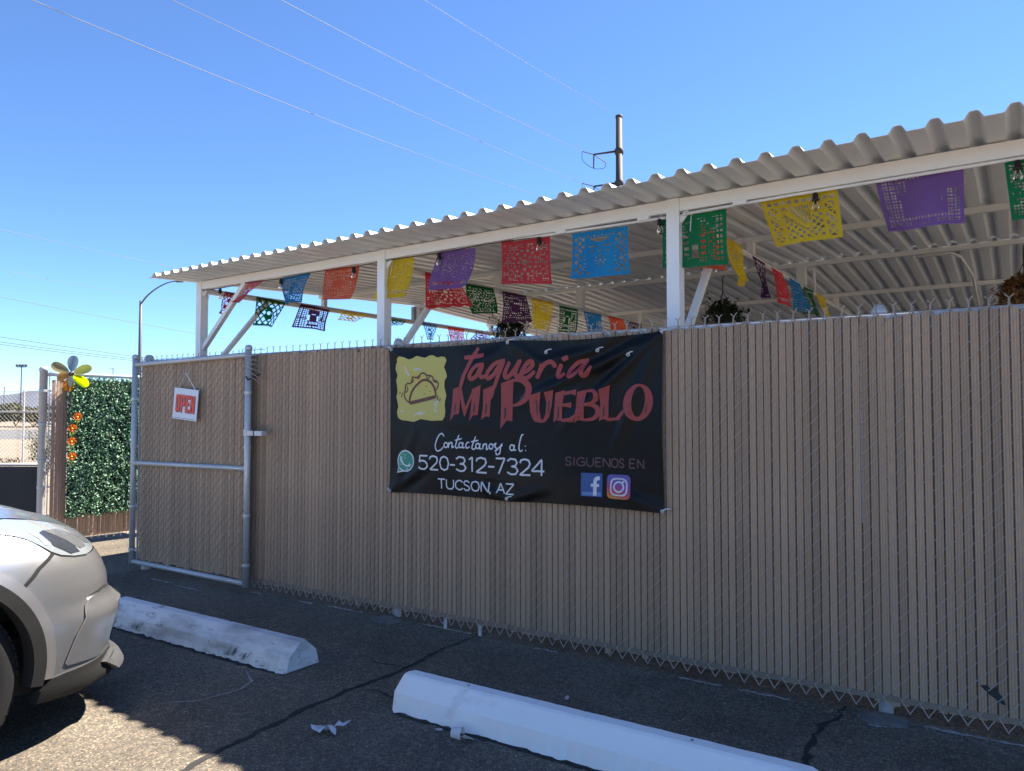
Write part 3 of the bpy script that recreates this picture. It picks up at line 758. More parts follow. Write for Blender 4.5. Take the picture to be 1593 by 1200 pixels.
def rrect(q, r, n=5):
    P = [Vector(p) for p in q]
    out = []
    for i in range(4):
        a, p, c2 = P[i - 1], P[i], P[(i + 1) % 4]
        u, w = (a - p).normalized(), (c2 - p).normalized()
        for k in range(n + 1):
            t = k / n
            out.append(p + u * r * (1 - t) ** 2 + w * r * t ** 2)
    return out
fbo = put('social_icon', [fill([TR['fb']], .02)], INK_N)
put('icon_bar', [fill([TR['fb_bar']])], INK_L, fbo, .0006)
put('icon_letter', [ribbon(TR['fb_f'][0], .021, 4, 1), ribbon(TR['fb_f'][1], .016, 2, 1)], INK_W, fbo, .0010)
gm_ = bpy.data.materials.new('sunset_gradient_print')
gm_.use_nodes = True
N, L = gm_.node_tree.nodes, gm_.node_tree.links
tc = N.new('ShaderNodeTexCoord')
sx = N.new('ShaderNodeSeparateXYZ')
L.new(tc.outputs['Generated'], sx.inputs[0])
ma = N.new('ShaderNodeMath')
ma.operation = 'MULTIPLY_ADD'
ma.inputs[1].default_value = .28
L.new(sx.outputs[0], ma.inputs[0])
L.new(sx.outputs[2], ma.inputs[2])
cr = N.new('ShaderNodeValToRGB')
for k, (p, cc) in enumerate(((.05, (.55, .25, .04, 1)), (.35, (.50, .07, .08, 1)), (.62, (.30, .045, .20, 1)), (.88, (.12, .085, .33, 1)))):
    e = cr.color_ramp.elements[k] if k < 2 else cr.color_ramp.elements.new(p)
    e.position, e.color = p, cc
L.new(ma.outputs[0], cr.inputs[0])
L.new(cr.outputs[0], N['Principled BSDF'].inputs['Base Color'])
N['Principled BSDF'].inputs['Roughness'].default_value = .5
igo = put('social_icon', [fill([rrect(TR['ig'], .028)], .02)], gm_)
ring = rrect(TR['ig_o'], .034)
cen = sum((Vector(p) for p in TR['ig_o']), Vector((0, 0))) / 4
put('camera_outline', [fill([ring, [cen + (p - cen) * .84 for p in ring]]), fill([oval(TR['ig_c'][0], .031, .031), oval(TR['ig_c'][0], .022, .022)]), fill([oval(TR['ig_d'], .006, .006, 12)])], INK_W, igo, .0008)
for u, v in TR['ties']:
    x, y, z = bp(max(.01, min(BW - .01, u)), max(.01, min(BH - .008, v)), .003)
    b = MB()
    n = 12
    b.lathe([(.010, 0), (.0115, -.002), (.006, -.002), (.0055, 0)], (x, y, z), n, 'y')
    gr = b.build('grommet', GALV, ban, True)
    s = 1 if u > .9 else -1
    MB().tube([(x, y - .004, z), (x + .012 * s, y - .008, z + .012), (x + .030 * s, y + .004, z + .016), (x + .036 * s, y + .03, z + .01)], .0032, 5).build('zip_tie', ROPE, gr)

# ---------------------------------------------------------------- side fence with artificial hedge
SFA = math.atan2(.988, .156)
sf = empty('side_fence', (-7.74, 3.62, 0), SFA)
tag(sf, 'short sunlit chain-link side fence with brown slats behind the artificial hedge', 'fence')
MB().lathe([(.036, 0), (.036, 1.74), (.040, 1.742), (.041, 1.765), (.030, 1.785), (.0005, 1.79)], (0, 0, 0), 16).build('fence_post', GALV, sf, True)
MB().tube([(.03, 0, 1.712), (2.3, 0, 1.712)], .020, 10).build('top_rail', M('white_pipe', (.72, .72, .72), .4), sf, True)
me = slat_mesh(.088, 1.66, 'slat', SLATL)
rnd = random.Random(4)
for i in range(60):
    link('slat', me, sf, (.075 + (i + .5) * .0365, rnd.uniform(-.002, .002), rnd.uniform(-.006, .006)), (0, rnd.uniform(-.003, .003), rnd.uniform(-.15, .15)))
cmb = chain_mesh(.075, 62, .092, 1.69, False, True, front=.008)
cmb.build('chain_link_mesh', WIRE, sf)['kind'] = 'stuff'
MB().box((1.15, 0, .086), (2.2, .012, .02)).build('bottom_channel', SLATL, sf)
MB().box((.052, -.004, .92), (.006, .014, 1.55)).build('tension_bar', GALV, sf)
for z in (.32, .60, .86, 1.22, 1.55):
    MB().lathe([(.040, -.012), (.040, .012)], (0, 0, z), 14).box((.045, -.01, z), (.05, .006, .018)).build('tension_band', GALV, sf)
hd = empty('artificial_hedge', (-7.74, 3.62, 0), SFA)
tag(hd, 'green artificial boxwood leaf panel covering the side fence', 'hedge panel')
HZ0, HZ1, HX0, HX1 = .28, 1.685, .20, 2.25
MB().box(((HX0 + HX1) / 2, -.018, (HZ0 + HZ1) / 2), (HX1 - HX0 - .04, .006, HZ1 - HZ0 - .04)).build('backing_net', M('dark_green_net', (.012, .025, .012), .9), hd)
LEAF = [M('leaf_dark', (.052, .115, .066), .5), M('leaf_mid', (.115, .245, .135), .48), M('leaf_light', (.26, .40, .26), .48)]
rnd = random.Random(21)
bs = [MB(), MB(), MB()]
for i in range(21000):
    x = HX0 + (HX1 - HX0) * rnd.random() ** 1.15
    z = rnd.uniform(HZ0, HZ1)
    if rnd.random() < .3 and (x < HX0 + .03 or z < HZ0 + .03):
        continue
    lump = .5 + .5 * sin(x * 23 + 2 * sin(z * 17)) * sin(z * 27 + 1.5 * sin(x * 19))
    y = -.028 - .045 * rnd.random() - .02 * lump
    l, w = rnd.uniform(.009, .017), rnd.uniform(.005, .0085)
    R = Matrix.Rotation(rnd.uniform(0, 2 * pi), 3, 'Y') @ Matrix.Rotation(rnd.uniform(-1.1, .7), 3, 'X') @ Matrix.Rotation(rnd.uniform(-.6, .6), 3, 'Z')
    P = [R @ Vector(q) + Vector((x, y, z)) for q in ((0, 0, -l), (w, -.003, -.2 * l), (.7 * w, -.001, .7 * l), (0, .002, l), (-.7 * w, -.001, .7 * l), (-w, -.003, -.2 * l))]
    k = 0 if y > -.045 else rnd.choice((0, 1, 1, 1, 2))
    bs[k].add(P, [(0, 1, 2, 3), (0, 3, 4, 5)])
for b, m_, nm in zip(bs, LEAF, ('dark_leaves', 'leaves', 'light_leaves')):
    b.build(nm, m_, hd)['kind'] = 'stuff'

# orange cloth flowers down the edge of the hedge
ORG = M('orange_petal', (.85, .17, .015), .5, transl=.35)
YEL = M('yellow_centre', (.85, .45, .03), .6)
GRN = M('flower_stem_green', (.25, .30, .04), .6, transl=.2)
def sfp(s, off, z):
    return Vector((-7.74 + .156 * s + .988 * off, 3.62 + .988 * s - .156 * off, z))
for k, (s, z, q) in enumerate(((.271, 1.288, 'topmost'), (.226, 1.172, 'second from the top'), (.223, 1.043, 'third from the top'), (.226, .894, 'lowest'))):
    fl = empty('cloth_flower', sfp(s, .095, z), SFA)
    tag(fl, 'orange cloth flower on the hedge edge, %s of four' % q, 'flower', 'orange flowers on the hedge')
    rnd = random.Random(50 + k)
    for p in range(6):
        a = 2 * pi * p / 6 + k
        b = MB()
        v = []
        for i in range(4):
            t = i / 3
            for w in (-1, 0, 1):
                r = .008 + .034 * t
                an = a + w * (.48 - .12 * t)
                v.append((r * cos(an), -.012 - .020 * t * t + .006 * (w == 0) + .006 * rnd.random(), r * sin(an) * .85 + .008 * t))
        b.add(v, [(i * 3 + j, i * 3 + j + 1, i * 3 + j + 4, i * 3 + j + 3) for i in range(3) for j in range(2)])
        b.build('petal', ORG, fl, True)
    MB().lathe([(.0005, -.03), (.009, -.026), (.010, -.018), (.004, -.012)], (0, 0, 0), 10, 'y').build('flower_centre', YEL, fl, True)
    MB().tube([(0, 0, 0), (.005, -.005, -.05), (-.004, .0, -.10)], .0035, 6).build('stem', GRN, fl)
    for sx_ in (-1, 1):
        MB().add([(0, -.01, -.045), (.014 * sx_, -.02, -.055), (.026 * sx_, -.018, -.04), (.012 * sx_, -.012, -.03)], [(0, 1, 2, 3)]).build('leaf', GRN, fl)

# flower pinwheel on top of the side fence
pw = empty('flower_pinwheel', sfp(.225, .07, 1.722))
tag(pw, 'colourful flower pinwheel with rounded petals above the side fence', 'pinwheel')
vd = (Vector((0, 0, CAM_H)) - pw.location).normalized()
vd = (Matrix.Rotation(radians(-14), 3, 'Z') @ vd).normalized()
ux = Vector((0, 0, 1)).cross(vd).normalized()
uz = vd.cross(ux)
def petal_mat(n, c, t=.4):
    return M('petal_' + n, c, .3, transl=t)
for ang, ln, wd, mt in ((82, .185, .056, petal_mat('blue_grey', (.20, .29, .36))), (150, .20, .056, petal_mat('olive_brown', (.24, .20, .09))), (22, .195, .054, petal_mat('olive_green', (.26, .28, .07))), (-38, .195, .062, petal_mat('lime', (.60, .72, .0), .6)), (200, .135, .05, petal_mat('amber', (.50, .25, .05))), (-100, .185, .062, petal_mat('orange', (.65, .25, .01), .5)), (-88, .125, .036, petal_mat('mint', (.55, .68, .55)))):
    a = radians(ang)
    d = ux * cos(a) + uz * sin(a)
    w = vd.cross(d)
    b = MB()
    ringp = []
    for i in range(18):
        t = 2 * pi * i / 18
        r = ln * (.56 - .44 * cos(t))
        ww = wd * sin(t) * (.55 + .45 * (r / ln))
        ringp.append((r, ww))
    v, f = fill([ringp], .03)
    fo = .028 if ang == -88 else .012
    b.add([d * p.x + w * p.y + vd * (fo + .35 * p.y * (1 if ang != -88 else 0) + .4 * p.y * p.y / wd) for p in v], f)
    b.build('petal', mt, pw, True)
hb = MB()
hb.lathe([(.0005, -.012), (.022, -.010), (.026, .0), (.022, .018), (.0005, .024)], (0, 0, 0), 14)
o = hb.build('hub', M('hub_plum', (.10, .07, .08), .4), pw, True)
o.rotation_euler = vd.to_track_quat('Z', 'Y').to_euler()
o.location = vd * .012
MB().tube([(0, 0, -.01), (0, 0, -.35)], .006, 8).build('stake', M('plum_pipe', (.12, .09, .09), .5), pw)

# ---------------------------------------------------------------- patio cover
SR = radians(2.4)
SO = Vector((-6.05, 3.667, 0))
def W(u, v, z):
    return Vector((SO.x + u * cos(SR) + v * sin(SR), SO.y - u * sin(SR) + v * cos(SR), z))
pc = empty('patio_cover', SO, -SR)
tag(pc, 'white steel patio cover with corrugated metal roof behind the slatted fence', 'patio cover')
RIDGE, SLOPE, RZ0, UEND = 3.4, .048, 2.512, 9.0
def rz(v):
    return RZ0 + SLOPE * (v if v < RIDGE else 2 * RIDGE - v)
RP, RH = .1365, .031
PROF = [(0, 0), (.058, 0), (.064, .002), (.079, .025), (.084, .0295), (.090, RH), (.107, RH), (.113, .0295), (.118, .025), (.1325, .002), (.1355, 0)]
for half in (0, 1):
    va, vb = (0, RIDGE) if half == 0 else (RIDGE + .003, 2 * RIDGE)
    for k in range(11):
        b = MB()
        pts = []
        for r in range(6):
            u0 = (k * 6 + r) * RP - .02
            pts += [(u0 + p, h) for p, h in PROF]
        pts.append(((k * 6 + 6) * RP - .006, 0))
        lift = .0012 * (k % 2)
        n = len(pts)
        rows = 5
        v = []
        for j in range(rows):
            vv = va + (vb - va) * j / (rows - 1)
            v += [(u, vv, rz(vv) + h + lift) for u, h in pts]
        b.add(v, [(j * n + i, j * n + i + 1, (j + 1) * n + i + 1, (j + 1) * n + i) for j in range(rows - 1) for i in range(n - 1)])
        # rolled front lip gives the sheet its thickness
        if half == 0:
            vl = [(u, va, rz(va) + h + lift) for u, h in pts] + [(u, va, rz(va) + h + lift - .0025) for u, h in pts] + [(u, va + .03, rz(va) + h + lift - .0025) for u, h in pts]
            b.add(vl, [(j * n + i, j * n + i + 1, (j + 1) * n + i + 1, (j + 1) * n + i) for j in range(2) for i in range(n - 1)])
        auto(b.build('roof_panel', ROOF, pc), 28)
POSTU = [.088, 2.393, 4.646, 6.92, 9.0]
BV, BVB = .45, 2 * RIDGE - .45
BT_ = .074
for v0 in (BV, BVB):
    for u in POSTU:
        b = MB()
        b.bar((u, v0, 0), (u, v0, rz(v0) - .006), BT_, BT_)
        o = b.build('post', WHITE, pc)
    for a, c in zip(POSTU[:-1], POSTU[1:]):
        MB().box(((a + c) / 2, v0 + .002, 2.490), (c - a - BT_ - .002, BT_ - .008, .070)).build('beam', WHITE, pc)
for i, u in enumerate(POSTU):
    z = (2.470, 2.445, 2.470, 2.465, 2.465)[i] - .022
    MB().bar((u, BV + .038, z), (u, BVB - .038, z), .048).build('rafter', WHITE, pc)
    for v in (1.88, RIDGE, 2 * RIDGE - 1.88):
        w = .048 if v != RIDGE else .075
        MB().bar((u, v, z + .025), (u, v, rz(v) - .042), w).build('king_post', WHITE, pc)
    MB().bar((u, BV + .03, 1.64), (u, 1.15, z - .02), .038).build('brace', WHITE, pc)
MB().box((.05, 3.42, 2.545), (.04, .20, .20)).build('junction_box', M('grey_box_paint', (.30, .31, .32), .5), pc)
MB().bar((.12, BV, 1.915), (.74, BV, 2.462), .040).build('brace', WHITE, pc)
for s in (0, 1, 2, 3):
    u = POSTU[s]
    MB().bar((u + .03, BV - .005, 2.40), (u + .075, BV - .005, 2.455), .012, .03).build('gusset', WHITE, pc)
for v in (1.88, RIDGE, 2 * RIDGE - 1.88):
    for a, c in ((0.02, 4.6), (4.603, UEND)):
        MB().bar((a, v, rz(v) - .022), (c, v, rz(v) - .022), .040).build('purlin', WHITE, pc)
# electrical conduit under the beam with clips
MB().tube([(3.55, .445, 2.448), (4.0, .43, 2.440), (4.60, .43, 2.432)], .008, 8).build('conduit', WHITE, pc, True)
MB().tube([(4.70, .43, 2.436), (5.3, .43, 2.444), (6.9, .44, 2.446)], .008, 8).build('conduit', WHITE, pc, True)
for u in (3.92, 4.47, 5.02):
    MB().box((u, .425, 2.445), (.07, .03, .022)).build('conduit_clip', WHITE, pc)
MB().tube([(4.71, 3.36, 2.58), (4.74, 3.36, 2.60), (4.76, 3.36, 2.58), (4.76, 3.36, 2.40)], .012, 8).build('conduit', WHITE, pc, True)
MB().tube([(5.55, 3.38, 2.612), (5.80, 3.38, 2.614), (5.86, 3.40, 2.58), (5.92, 3.9, 2.5), (5.94, 4.6, 2.3)], .012, 8).build('conduit', WHITE, pc, True)

# ---------------------------------------------------------------- string lights along the beam
sl_ = empty('string_lights', W(0, .435, 2.436), -SR)
tag(sl_, 'black cable of clear glass bulbs strung along the front roof beam', 'string lights')
BU = [.384, 1.228, 2.086, 2.931, 3.752, 4.563, 5.393, 6.227, 7.06]
path = [(.05, 0, .012)]
for a, c in zip(BU[:-1], BU[1:]):
    path += [(a, 0, .004), ((a + c) / 2, 0, .012)]
path.append((BU[-1], 0, .004))
MB().tube(path, .0035, 5).build('cable', BLACK, sl_)
GLS = glass('bulb_glass', (1, .97, .9))
for u in BU:
    s = MB().lathe([(.0005, .010), (.010, .008), (.014, .0), (.014, -.022), (.019, -.026), (.019, -.032), (.008, -.033)], (u, 0, -.006), 12).build('socket', BLACK, sl_, True)
    MB().lathe([(.010, -.031), (.012, -.040), (.019, -.054), (.021, -.066), (.017, -.077), (.009, -.084), (.0005, -.086)], (u, 0, -.006), 14).build('bulb', GLS, s, True)
    MB().tube([(u, 0, .0), (u + .004, .02, .03)], .003, 5).build('hanger', WHITE, s)
for u in (.20, 2.47, 4.74):
    MB().tube([(u, .02, .01), (u, .0, -.10)], .0025, 5).build('loose_wire', ROPE, sl_)

# ---------------------------------------------------------------- cut paper flags
PAP = {}
def paper(c):
    if c not in PAP:
        col = {'pink': (.55, .12, .17), 'crimson': (.35, .015, .04), 'blue': (.02, .19, .48), 'skyblue': (.012, .30, .78), 'orange': (.62, .11, .055), 'yellow': (.72, .50, .025), 'purple': (.20, .105, .36),
               'red': (.56, .045, .06), 'green': (.004, .20, .075), 'darkgreen': (.003, .10, .03), 'plum': (.07, .025, .09)}[c]
        PAP[c] = M('paper_' + c, tuple(min(.92, x * 1.45) for x in col), .65, transl=.58, var=(3, .3, .7), col2=col)
    return PAP[c]
def lattice(u, v, a, b, t):
    p, q = (u * a + v * b) % 1, (u * a - v * b) % 1
    return t < p < 1 - t * .3 and t < q < 1 - t * .3
def grid(u, v, a, b, t):
    return (u * a) % 1 > t and (v * b) % 1 > t
def hole(kind, u, v, rnd_tab):
    """u to the right, v down from the top hem; True where paper is cut away"""
    bd = .045
    if v < .09 or u < bd or u > 1 - bd or v > .93:
        return False
    cu, cv = u - .5, v - .52
    r = math.hypot(cu, cv * .85)
    if kind == 'jar':
        body = (cu / .34) ** 2 + ((v - .60) / .36) ** 2 < 1 or (abs(cu) < .27 and .13 < v < .45)
        if body:
            if abs(cu) < .17 and abs(v - .20 + cu * cu * 1.2) < .035 * (1 - (cu / .17) ** 2) + .008:
                return True
            if abs(v - .33) < .016 and .06 < abs(cu) < .2:
                return True
            if abs(v - .44) < .012 and (abs(cu) < .035 or .12 < abs(cu) < .17):
                return True
            rr, an = math.hypot(cu, (v - .64) * .8), math.atan2(v - .64, cu)
            if rr < .024 or (.055 < rr < .11 and cos(an * 8) > .55):
                return True
            return .26 < abs(cu) < .29 and (v * 12) % 1 < .35 and v > .45
        return lattice(u, v, 7.5, 6.2, .27)
    if kind == 'accordion':
        if v < .20:
            return math.hypot(((u - .06) * 11) % 1 - .5, (v - .145) * 9) < .34
        if u < .19 or u > .81:
            a, b_ = ((u if u < .5 else u - .765) - .05) / .14 - .5, ((v - .21) / .18) % 1 - .5
            return abs(a) < .43 and abs(b_) < .43 and abs(abs(a) - abs(b_)) > .15 and math.hypot(a, b_) > .14
        if .235 < u < .775 and .24 < v < .91:
            fx, fy = u - .60, v - .80
            an, rr = math.atan2(fx, -fy * .78), math.hypot(fx, fy * .78)
            if -.78 < an < .02 and .09 < rr < .47:
                return an > -.62 and rr > .14 and ((an + .62) * 11) % 1 > .52
            p, q = (u - .33) * .62 + (v - .38) * .78, -(u - .33) * .78 + (v - .38) * .62
            if -.04 < p < .40 and -.02 < q < .10:
                return q > .02 and (p * 24) % 1 > .52
            if .02 < an < .14 and .09 < rr < .47:
                return False
            return lattice(u, v, 9.5, 7.5, .30)
        return False
    if kind == 'grid':
        if abs(cu) < .17 and abs(cv) < .34:
            return math.hypot(cu, cv + .16) < .07 and abs(cv + .16) < .02 or (abs(cv - .22) < .05 and (u * 22) % 1 > .5) or (.10 < abs(cu) < .16 and abs(cv) < .12)
        if .2 < cu < .36 and -.28 < cv < .05 and abs(cu - .28 + cv * .4) < .05:
            return False
        return grid(u, v, 15, 13, .36)
    if kind == 'sparse':
        if rnd_tab[int(u * 25) % 16][int(v * 21) % 14] < .34:
            a, b_ = (u * 25) % 1 - .5, (v * 21) % 1 - .5
            return a * a + b_ * b_ * 2.2 < .10
        return v > .80 and v < .88 and (u * 20) % 1 > .4
    if kind == 'slits':
        row = int(v * 26)
        return (v * 26) % 1 > .58 and (u * (12 + row % 4) + row * .37) % 1 > .42 and rnd_tab[int(u * 9) % 16][row % 14] < .72 and not (abs(cu) < .16 and abs(cv) < .12)
    if kind == 'floral':
        an = math.atan2(cv, cu)
        if r < .05 or (.09 < r < .16 and cos(8 * an) > .35) or (.2 < r < .25 and cos(14 * an) > .1):
            return True
        if r < .27:
            return False
        return rnd_tab[int(u * 24) % 16][int(v * 20) % 14] < .60 and ((u * 24) % 1 - .5) ** 2 + ((v * 20) % 1 - .5) ** 2 < .14
    if kind == 'diamond':
        if r < .2 and (abs(cu) < .10 or cv > .05):
            return r < .06
        return lattice(u, v, 4.6, 4.0, .24)
    if kind == 'house':
        if abs(cu) < .22 and cv > -.12 - .25 * (0 if abs(cu) > .1 else 1) and v < .82:
            return (abs(cu) < .05 and cv > .05) or (.1 < abs(cu) < .17 and (v * 9) % 1 > .45)
        if u < .16 or u > .84:
            return grid(u, v, 17, 10, .42)
        return rnd_tab[int(u * 22) % 16][int(v * 18) % 14] < .45 and (u * 22) % 1 > .4 and (v * 18) % 1 > .5
    if kind == 'portrait':
        if (cu / .24) ** 2 + (cv / .3) ** 2 < 1 or (v > .78 and abs(cu) < .33 and v < .84) or (cu > .1 and cv < -.18):
            return abs(v - .81) < .02 and (u * 24) % 1 > .5
        return grid(u, v, 24, 18, .42) and (abs(cu) > .3 or rnd_tab[int(u * 12) % 16][int(v * 9) % 14] < .6)
    return False

STRG = M('flag_string', (.35, .33, .30), .7)
def flag(quad, colour, kind, label, group, axis='u', fix=.46, nx=40, ny=32, wave=.02, seed=0, scallop=False):
    """quad TL,TR,BR,BL as (along, height) in the vertical plane of its string"""
    rnd = random.Random(seed)
    tab = [[rnd.random() for _ in range(14)] for _ in range(16)]
    q = [Vector(p) for p in quad]
    ph = rnd.uniform(0, 6)
    cl, cl2 = rnd.uniform(-.10, .10), rnd.uniform(-.03, .05)
    c0 = (q[0] + q[1]) / 2
    def pos(u, v):
        p = (q[0] * (1 - u) + q[1] * u) * (1 - v) + (q[3] * (1 - u) + q[2] * u) * v
        off = wave * v * sin(u * 5 + ph + 1.5 * v) + wave * .35 * sin(9 * u + 2 * ph) * v + cl * v ** 3 * (u - .5) + cl2 * v ** 2
        if axis == 'u':
            return W(p.x, fix + off, p.y)
        return W(fix + off, p.x, p.y)
    base = W(c0.x, fix, c0.y) if axis == 'u' else W(fix, c0.x, c0.y)
    ids, vv, ff = {}, [], []
    def vid(i, j):
        if (i, j) not in ids:
            v = j / ny
            if scallop and j == ny:
                v += .05 * abs(sin(pi * 4 * i / nx))
            ids[(i, j)] = len(vv)
            vv.append(tuple(pos(i / nx, v) - base))
        return ids[(i, j)]
    for j in range(ny):
        for i in range(nx):
            u, v = (i + .5) / nx, (j + .5) / ny
            if hole(kind, u, v, tab) or (j == ny - 1 and i % 2 and not scallop):
                continue
            ff.append((vid(i, j), vid(i + 1, j), vid(i + 1, j + 1), vid(i, j + 1)))
    b = MB()
    b.v, b.f = vv, ff
    o = b.build('paper_flag', paper(colour), None, False, base)
    tag(o, label, 'paper flag', group)
    return o

G1 = 'cut paper flags along the front beam'
FRONT = [
 ([(.716, 2.456), (.99, 2.461), (.66, 2.285), (.545, 2.305)], 'pink', 'slits', 'pink cut paper flag blown sideways beside the corner brace', .05),
 ([(1.218, 2.453), (1.57, 2.453), (1.409, 2.233), (1.122, 2.247)], 'blue', 'slits', 'mid blue cut paper flag between the pink and the orange flag', .05),
 ([(1.737, 2.46), (2.126, 2.451), (2.066, 2.192), (1.65, 2.223)], 'orange', 'slits', 'large orange cut paper flag left of the second white post', .03),
 ([(2.40, 2.449), (2.674, 2.448), (2.639, 2.169), (2.318, 2.17)], 'yellow', 'sparse', 'yellow cut paper flag partly hidden by the second white post', .04),
 ([(2.909, 2.456), (3.23, 2.442), (3.22, 2.173), (2.809, 2.195)], 'purple', 'sparse', 'purple cut paper flag overlapping a red one between two posts', .03),
 ([(3.443, 2.457), (3.819, 2.439), (3.804, 2.145), (3.443, 2.173)], 'red', 'floral', 'red cut paper flag with a round floral cutout and bulb before it', .012),
 ([(3.976, 2.434), (4.352, 2.427), (4.347, 2.151), (3.984, 2.147)], 'skyblue', 'jar', 'bright blue paper flag with a jar cutout and diamond lattice', .008),
 ([(4.561, 2.433), (4.934, 2.436), (4.934, 2.136), (4.578, 2.144)], 'green', 'house', 'green cut paper flag hanging behind the tall white post', .012),
 ([(5.109, 2.456), (5.489, 2.454), (5.518, 2.196), (5.188, 2.197)], 'yellow', 'accordion', 'yellow paper flag with an accordion cutout', .012),
 ([(5.66, 2.471), (6.025, 2.463), (6.025, 2.189), (5.706, 2.215)], 'purple', 'portrait', 'wide purple cut paper flag near the upper right corner', .02),
 ([(6.178, 2.459), (6.487, 2.453), (6.491, 2.174), (6.201, 2.183)], 'green', 'floral', 'green cut paper flag cut off by the right edge', .02)]
for i, (q, c, k, lb, wv) in enumerate(FRONT):
    flag(q, c, k, lb, G1, 'u', .46, 84, 66, wv, 100 + i)
G2 = 'cut paper flags along the left end beam'
SIDE = [
 ([(.66, 2.47), (.86, 2.455), (.657, 2.239), (.55, 2.269)], 'crimson', 'diamond', 'crimson cut paper flag just right of the corner post'),
 ([(.998, 2.466), (1.348, 2.445), (1.196, 2.181), (1.002, 2.182)], 'darkgreen', 'diamond', 'dark green lattice paper flag against the sky by the diagonal brace'),
 ([(1.534, 2.462), (1.921, 2.439), (1.826, 2.193), (1.431, 2.204)], 'plum', 'grid', 'dark purple grid paper flag hanging against the sky'),
 ([(2.094, 2.456), (2.51, 2.447), (2.189, 2.326), (2.067, 2.349)], 'yellow', 'diamond', 'small folded yellow paper flag against the sky'),
 ([(2.695, 2.45), (3.119, 2.443), (3.097, 2.394), (2.717, 2.341)], 'darkgreen', 'diamond', 'green paper flag blown flat behind the second white post'),
 ([(3.41, 2.453), (3.692, 2.45), (3.606, 2.247), (3.557, 2.251)], 'blue', 'diamond', 'blue paper flag folded to a point against the sky'),
 ([(3.91, 2.45), (4.259, 2.45), (4.205, 2.255), (3.937, 2.243)], 'red', 'floral', 'small red paper flag with white sky showing through near the banner top'),
 ([(4.528, 2.445), (4.849, 2.438), (4.795, 2.33), (4.43, 2.313)], 'purple', 'diamond', 'small lilac paper flag farthest along the end beam')]
for i, (q, c, k, lb) in enumerate(SIDE):
    flag(q, c, k, lb, G2, 'v', .13, 48, 38, .03, 200 + i)
G3 = 'cut paper flags under the second rafter'
MID = [
 ([(.843, 2.429), (1.248, 2.429), (1.377, 2.227), (.868, 2.155)], 'red', 'floral', 'red scalloped paper flag behind the purple flag', True),
 ([(1.359, 2.415), (1.742, 2.424), (1.899, 2.226), (1.395, 2.153)], 'darkgreen', 'floral', 'dark green paper flag below the purple one under the roof', False),
 ([(1.879, 2.42), (2.264, 2.43), (2.307, 2.192), (1.949, 2.156)], 'plum', 'slits', 'dark purple paper flag below the red flag under the roof', True),
 ([(2.374, 2.42), (2.748, 2.423), (2.747, 2.135), (2.396, 2.128)], 'yellow', 'slits', 'yellow paper flag hanging just above the banner', False),
 ([(2.872, 2.41), (3.252, 2.414), (3.21, 2.164), (2.858, 2.145)], 'darkgreen', 'grid', 'small dark green grid paper flag above the banner', False),
 ([(3.377, 2.41), (3.786, 2.416), (3.769, 2.19), (3.361, 2.18)], 'blue', 'portrait', 'small blue paper flag above the banner between green and orange ones', False),
 ([(3.941, 2.418), (4.335, 2.424), (4.29, 2.25), (4.05, 2.24)], 'orange', 'sparse', 'small orange paper flag above the banner', False),
 ([(4.455, 2.413), (4.834, 2.412), (4.795, 2.26), (4.506, 2.26)], 'plum', 'diamond', 'dim purple paper flag farthest back above the banner', False)]
for i, (q, c, k, lb, sc) in enumerate(MID):
    flag(q, c, k, lb, G3, 'v', 2.44, 52, 42, .035, 300 + i, sc)
G4 = 'cut paper flags under the third rafter'
RGT = [
 ([(.60, 2.43), (.92, 2.43), (.957, 2.193), (.679, 2.194)], 'orange', 'sparse', 'orange paper flag behind the green one at the tall white post'),
 ([(1.122, 2.443), (1.438, 2.446), (1.571, 2.193), (1.202, 2.182)], 'yellow', 'slits', 'tilted yellow paper flag right of the tall white post'),
 ([(1.653, 2.42), (1.968, 2.42), (2.109, 2.178), (1.991, 2.20)], 'plum', 'diamond', 'narrow dark purple paper flag right of the tall white post'),
 ([(2.134, 2.42), (2.446, 2.42), (2.712, 2.187), (2.322, 2.181)], 'red', 'sparse', 'tilted red paper flag above the hanging basket line'),
 ([(2.651, 2.42), (3.025, 2.421), (3.173, 2.19), (2.903, 2.18)], 'blue', 'slits', 'dull blue paper flag next to the tilted red one'),
 ([(3.142, 2.42), (3.502, 2.425), (3.567, 2.20), (3.243, 2.19)], 'darkgreen', 'grid', 'small dark green flag beside the conduit under the roof'),
 ([(3.628, 2.425), (4.042, 2.426), (4.203, 2.20), (3.90, 2.20)], 'yellow', 'slits', 'dim yellow paper flag farthest back on the right')]
for i, (q, c, k, lb) in enumerate(RGT):
    flag(q, c, k, lb, G4, 'v', 4.72, 48, 38, .04, 400 + i)
for lb, a, c in (('pale string carrying paper flags along the front roof beam', (.1, .46, 2.465), (6.9, .46, 2.462)), ('pale string carrying paper flags along the left end beam', (.13, .45, 2.46), (.13, 5.6, 2.445)),
                 ('pale string carrying paper flags under the second rafter', (2.44, .5, 2.43), (2.44, 5.5, 2.42)), ('pale string carrying paper flags under the third rafter', (4.72, .5, 2.435), (4.72, 5.5, 2.425))):
    pa = W(*a)
    b = MB().tube([Vector((0, 0, 0)), W(*c) - pa], .0025, 5)
    tag(b.build('flag_string', STRG, None, False, pa), lb, 'string', 'flag strings')

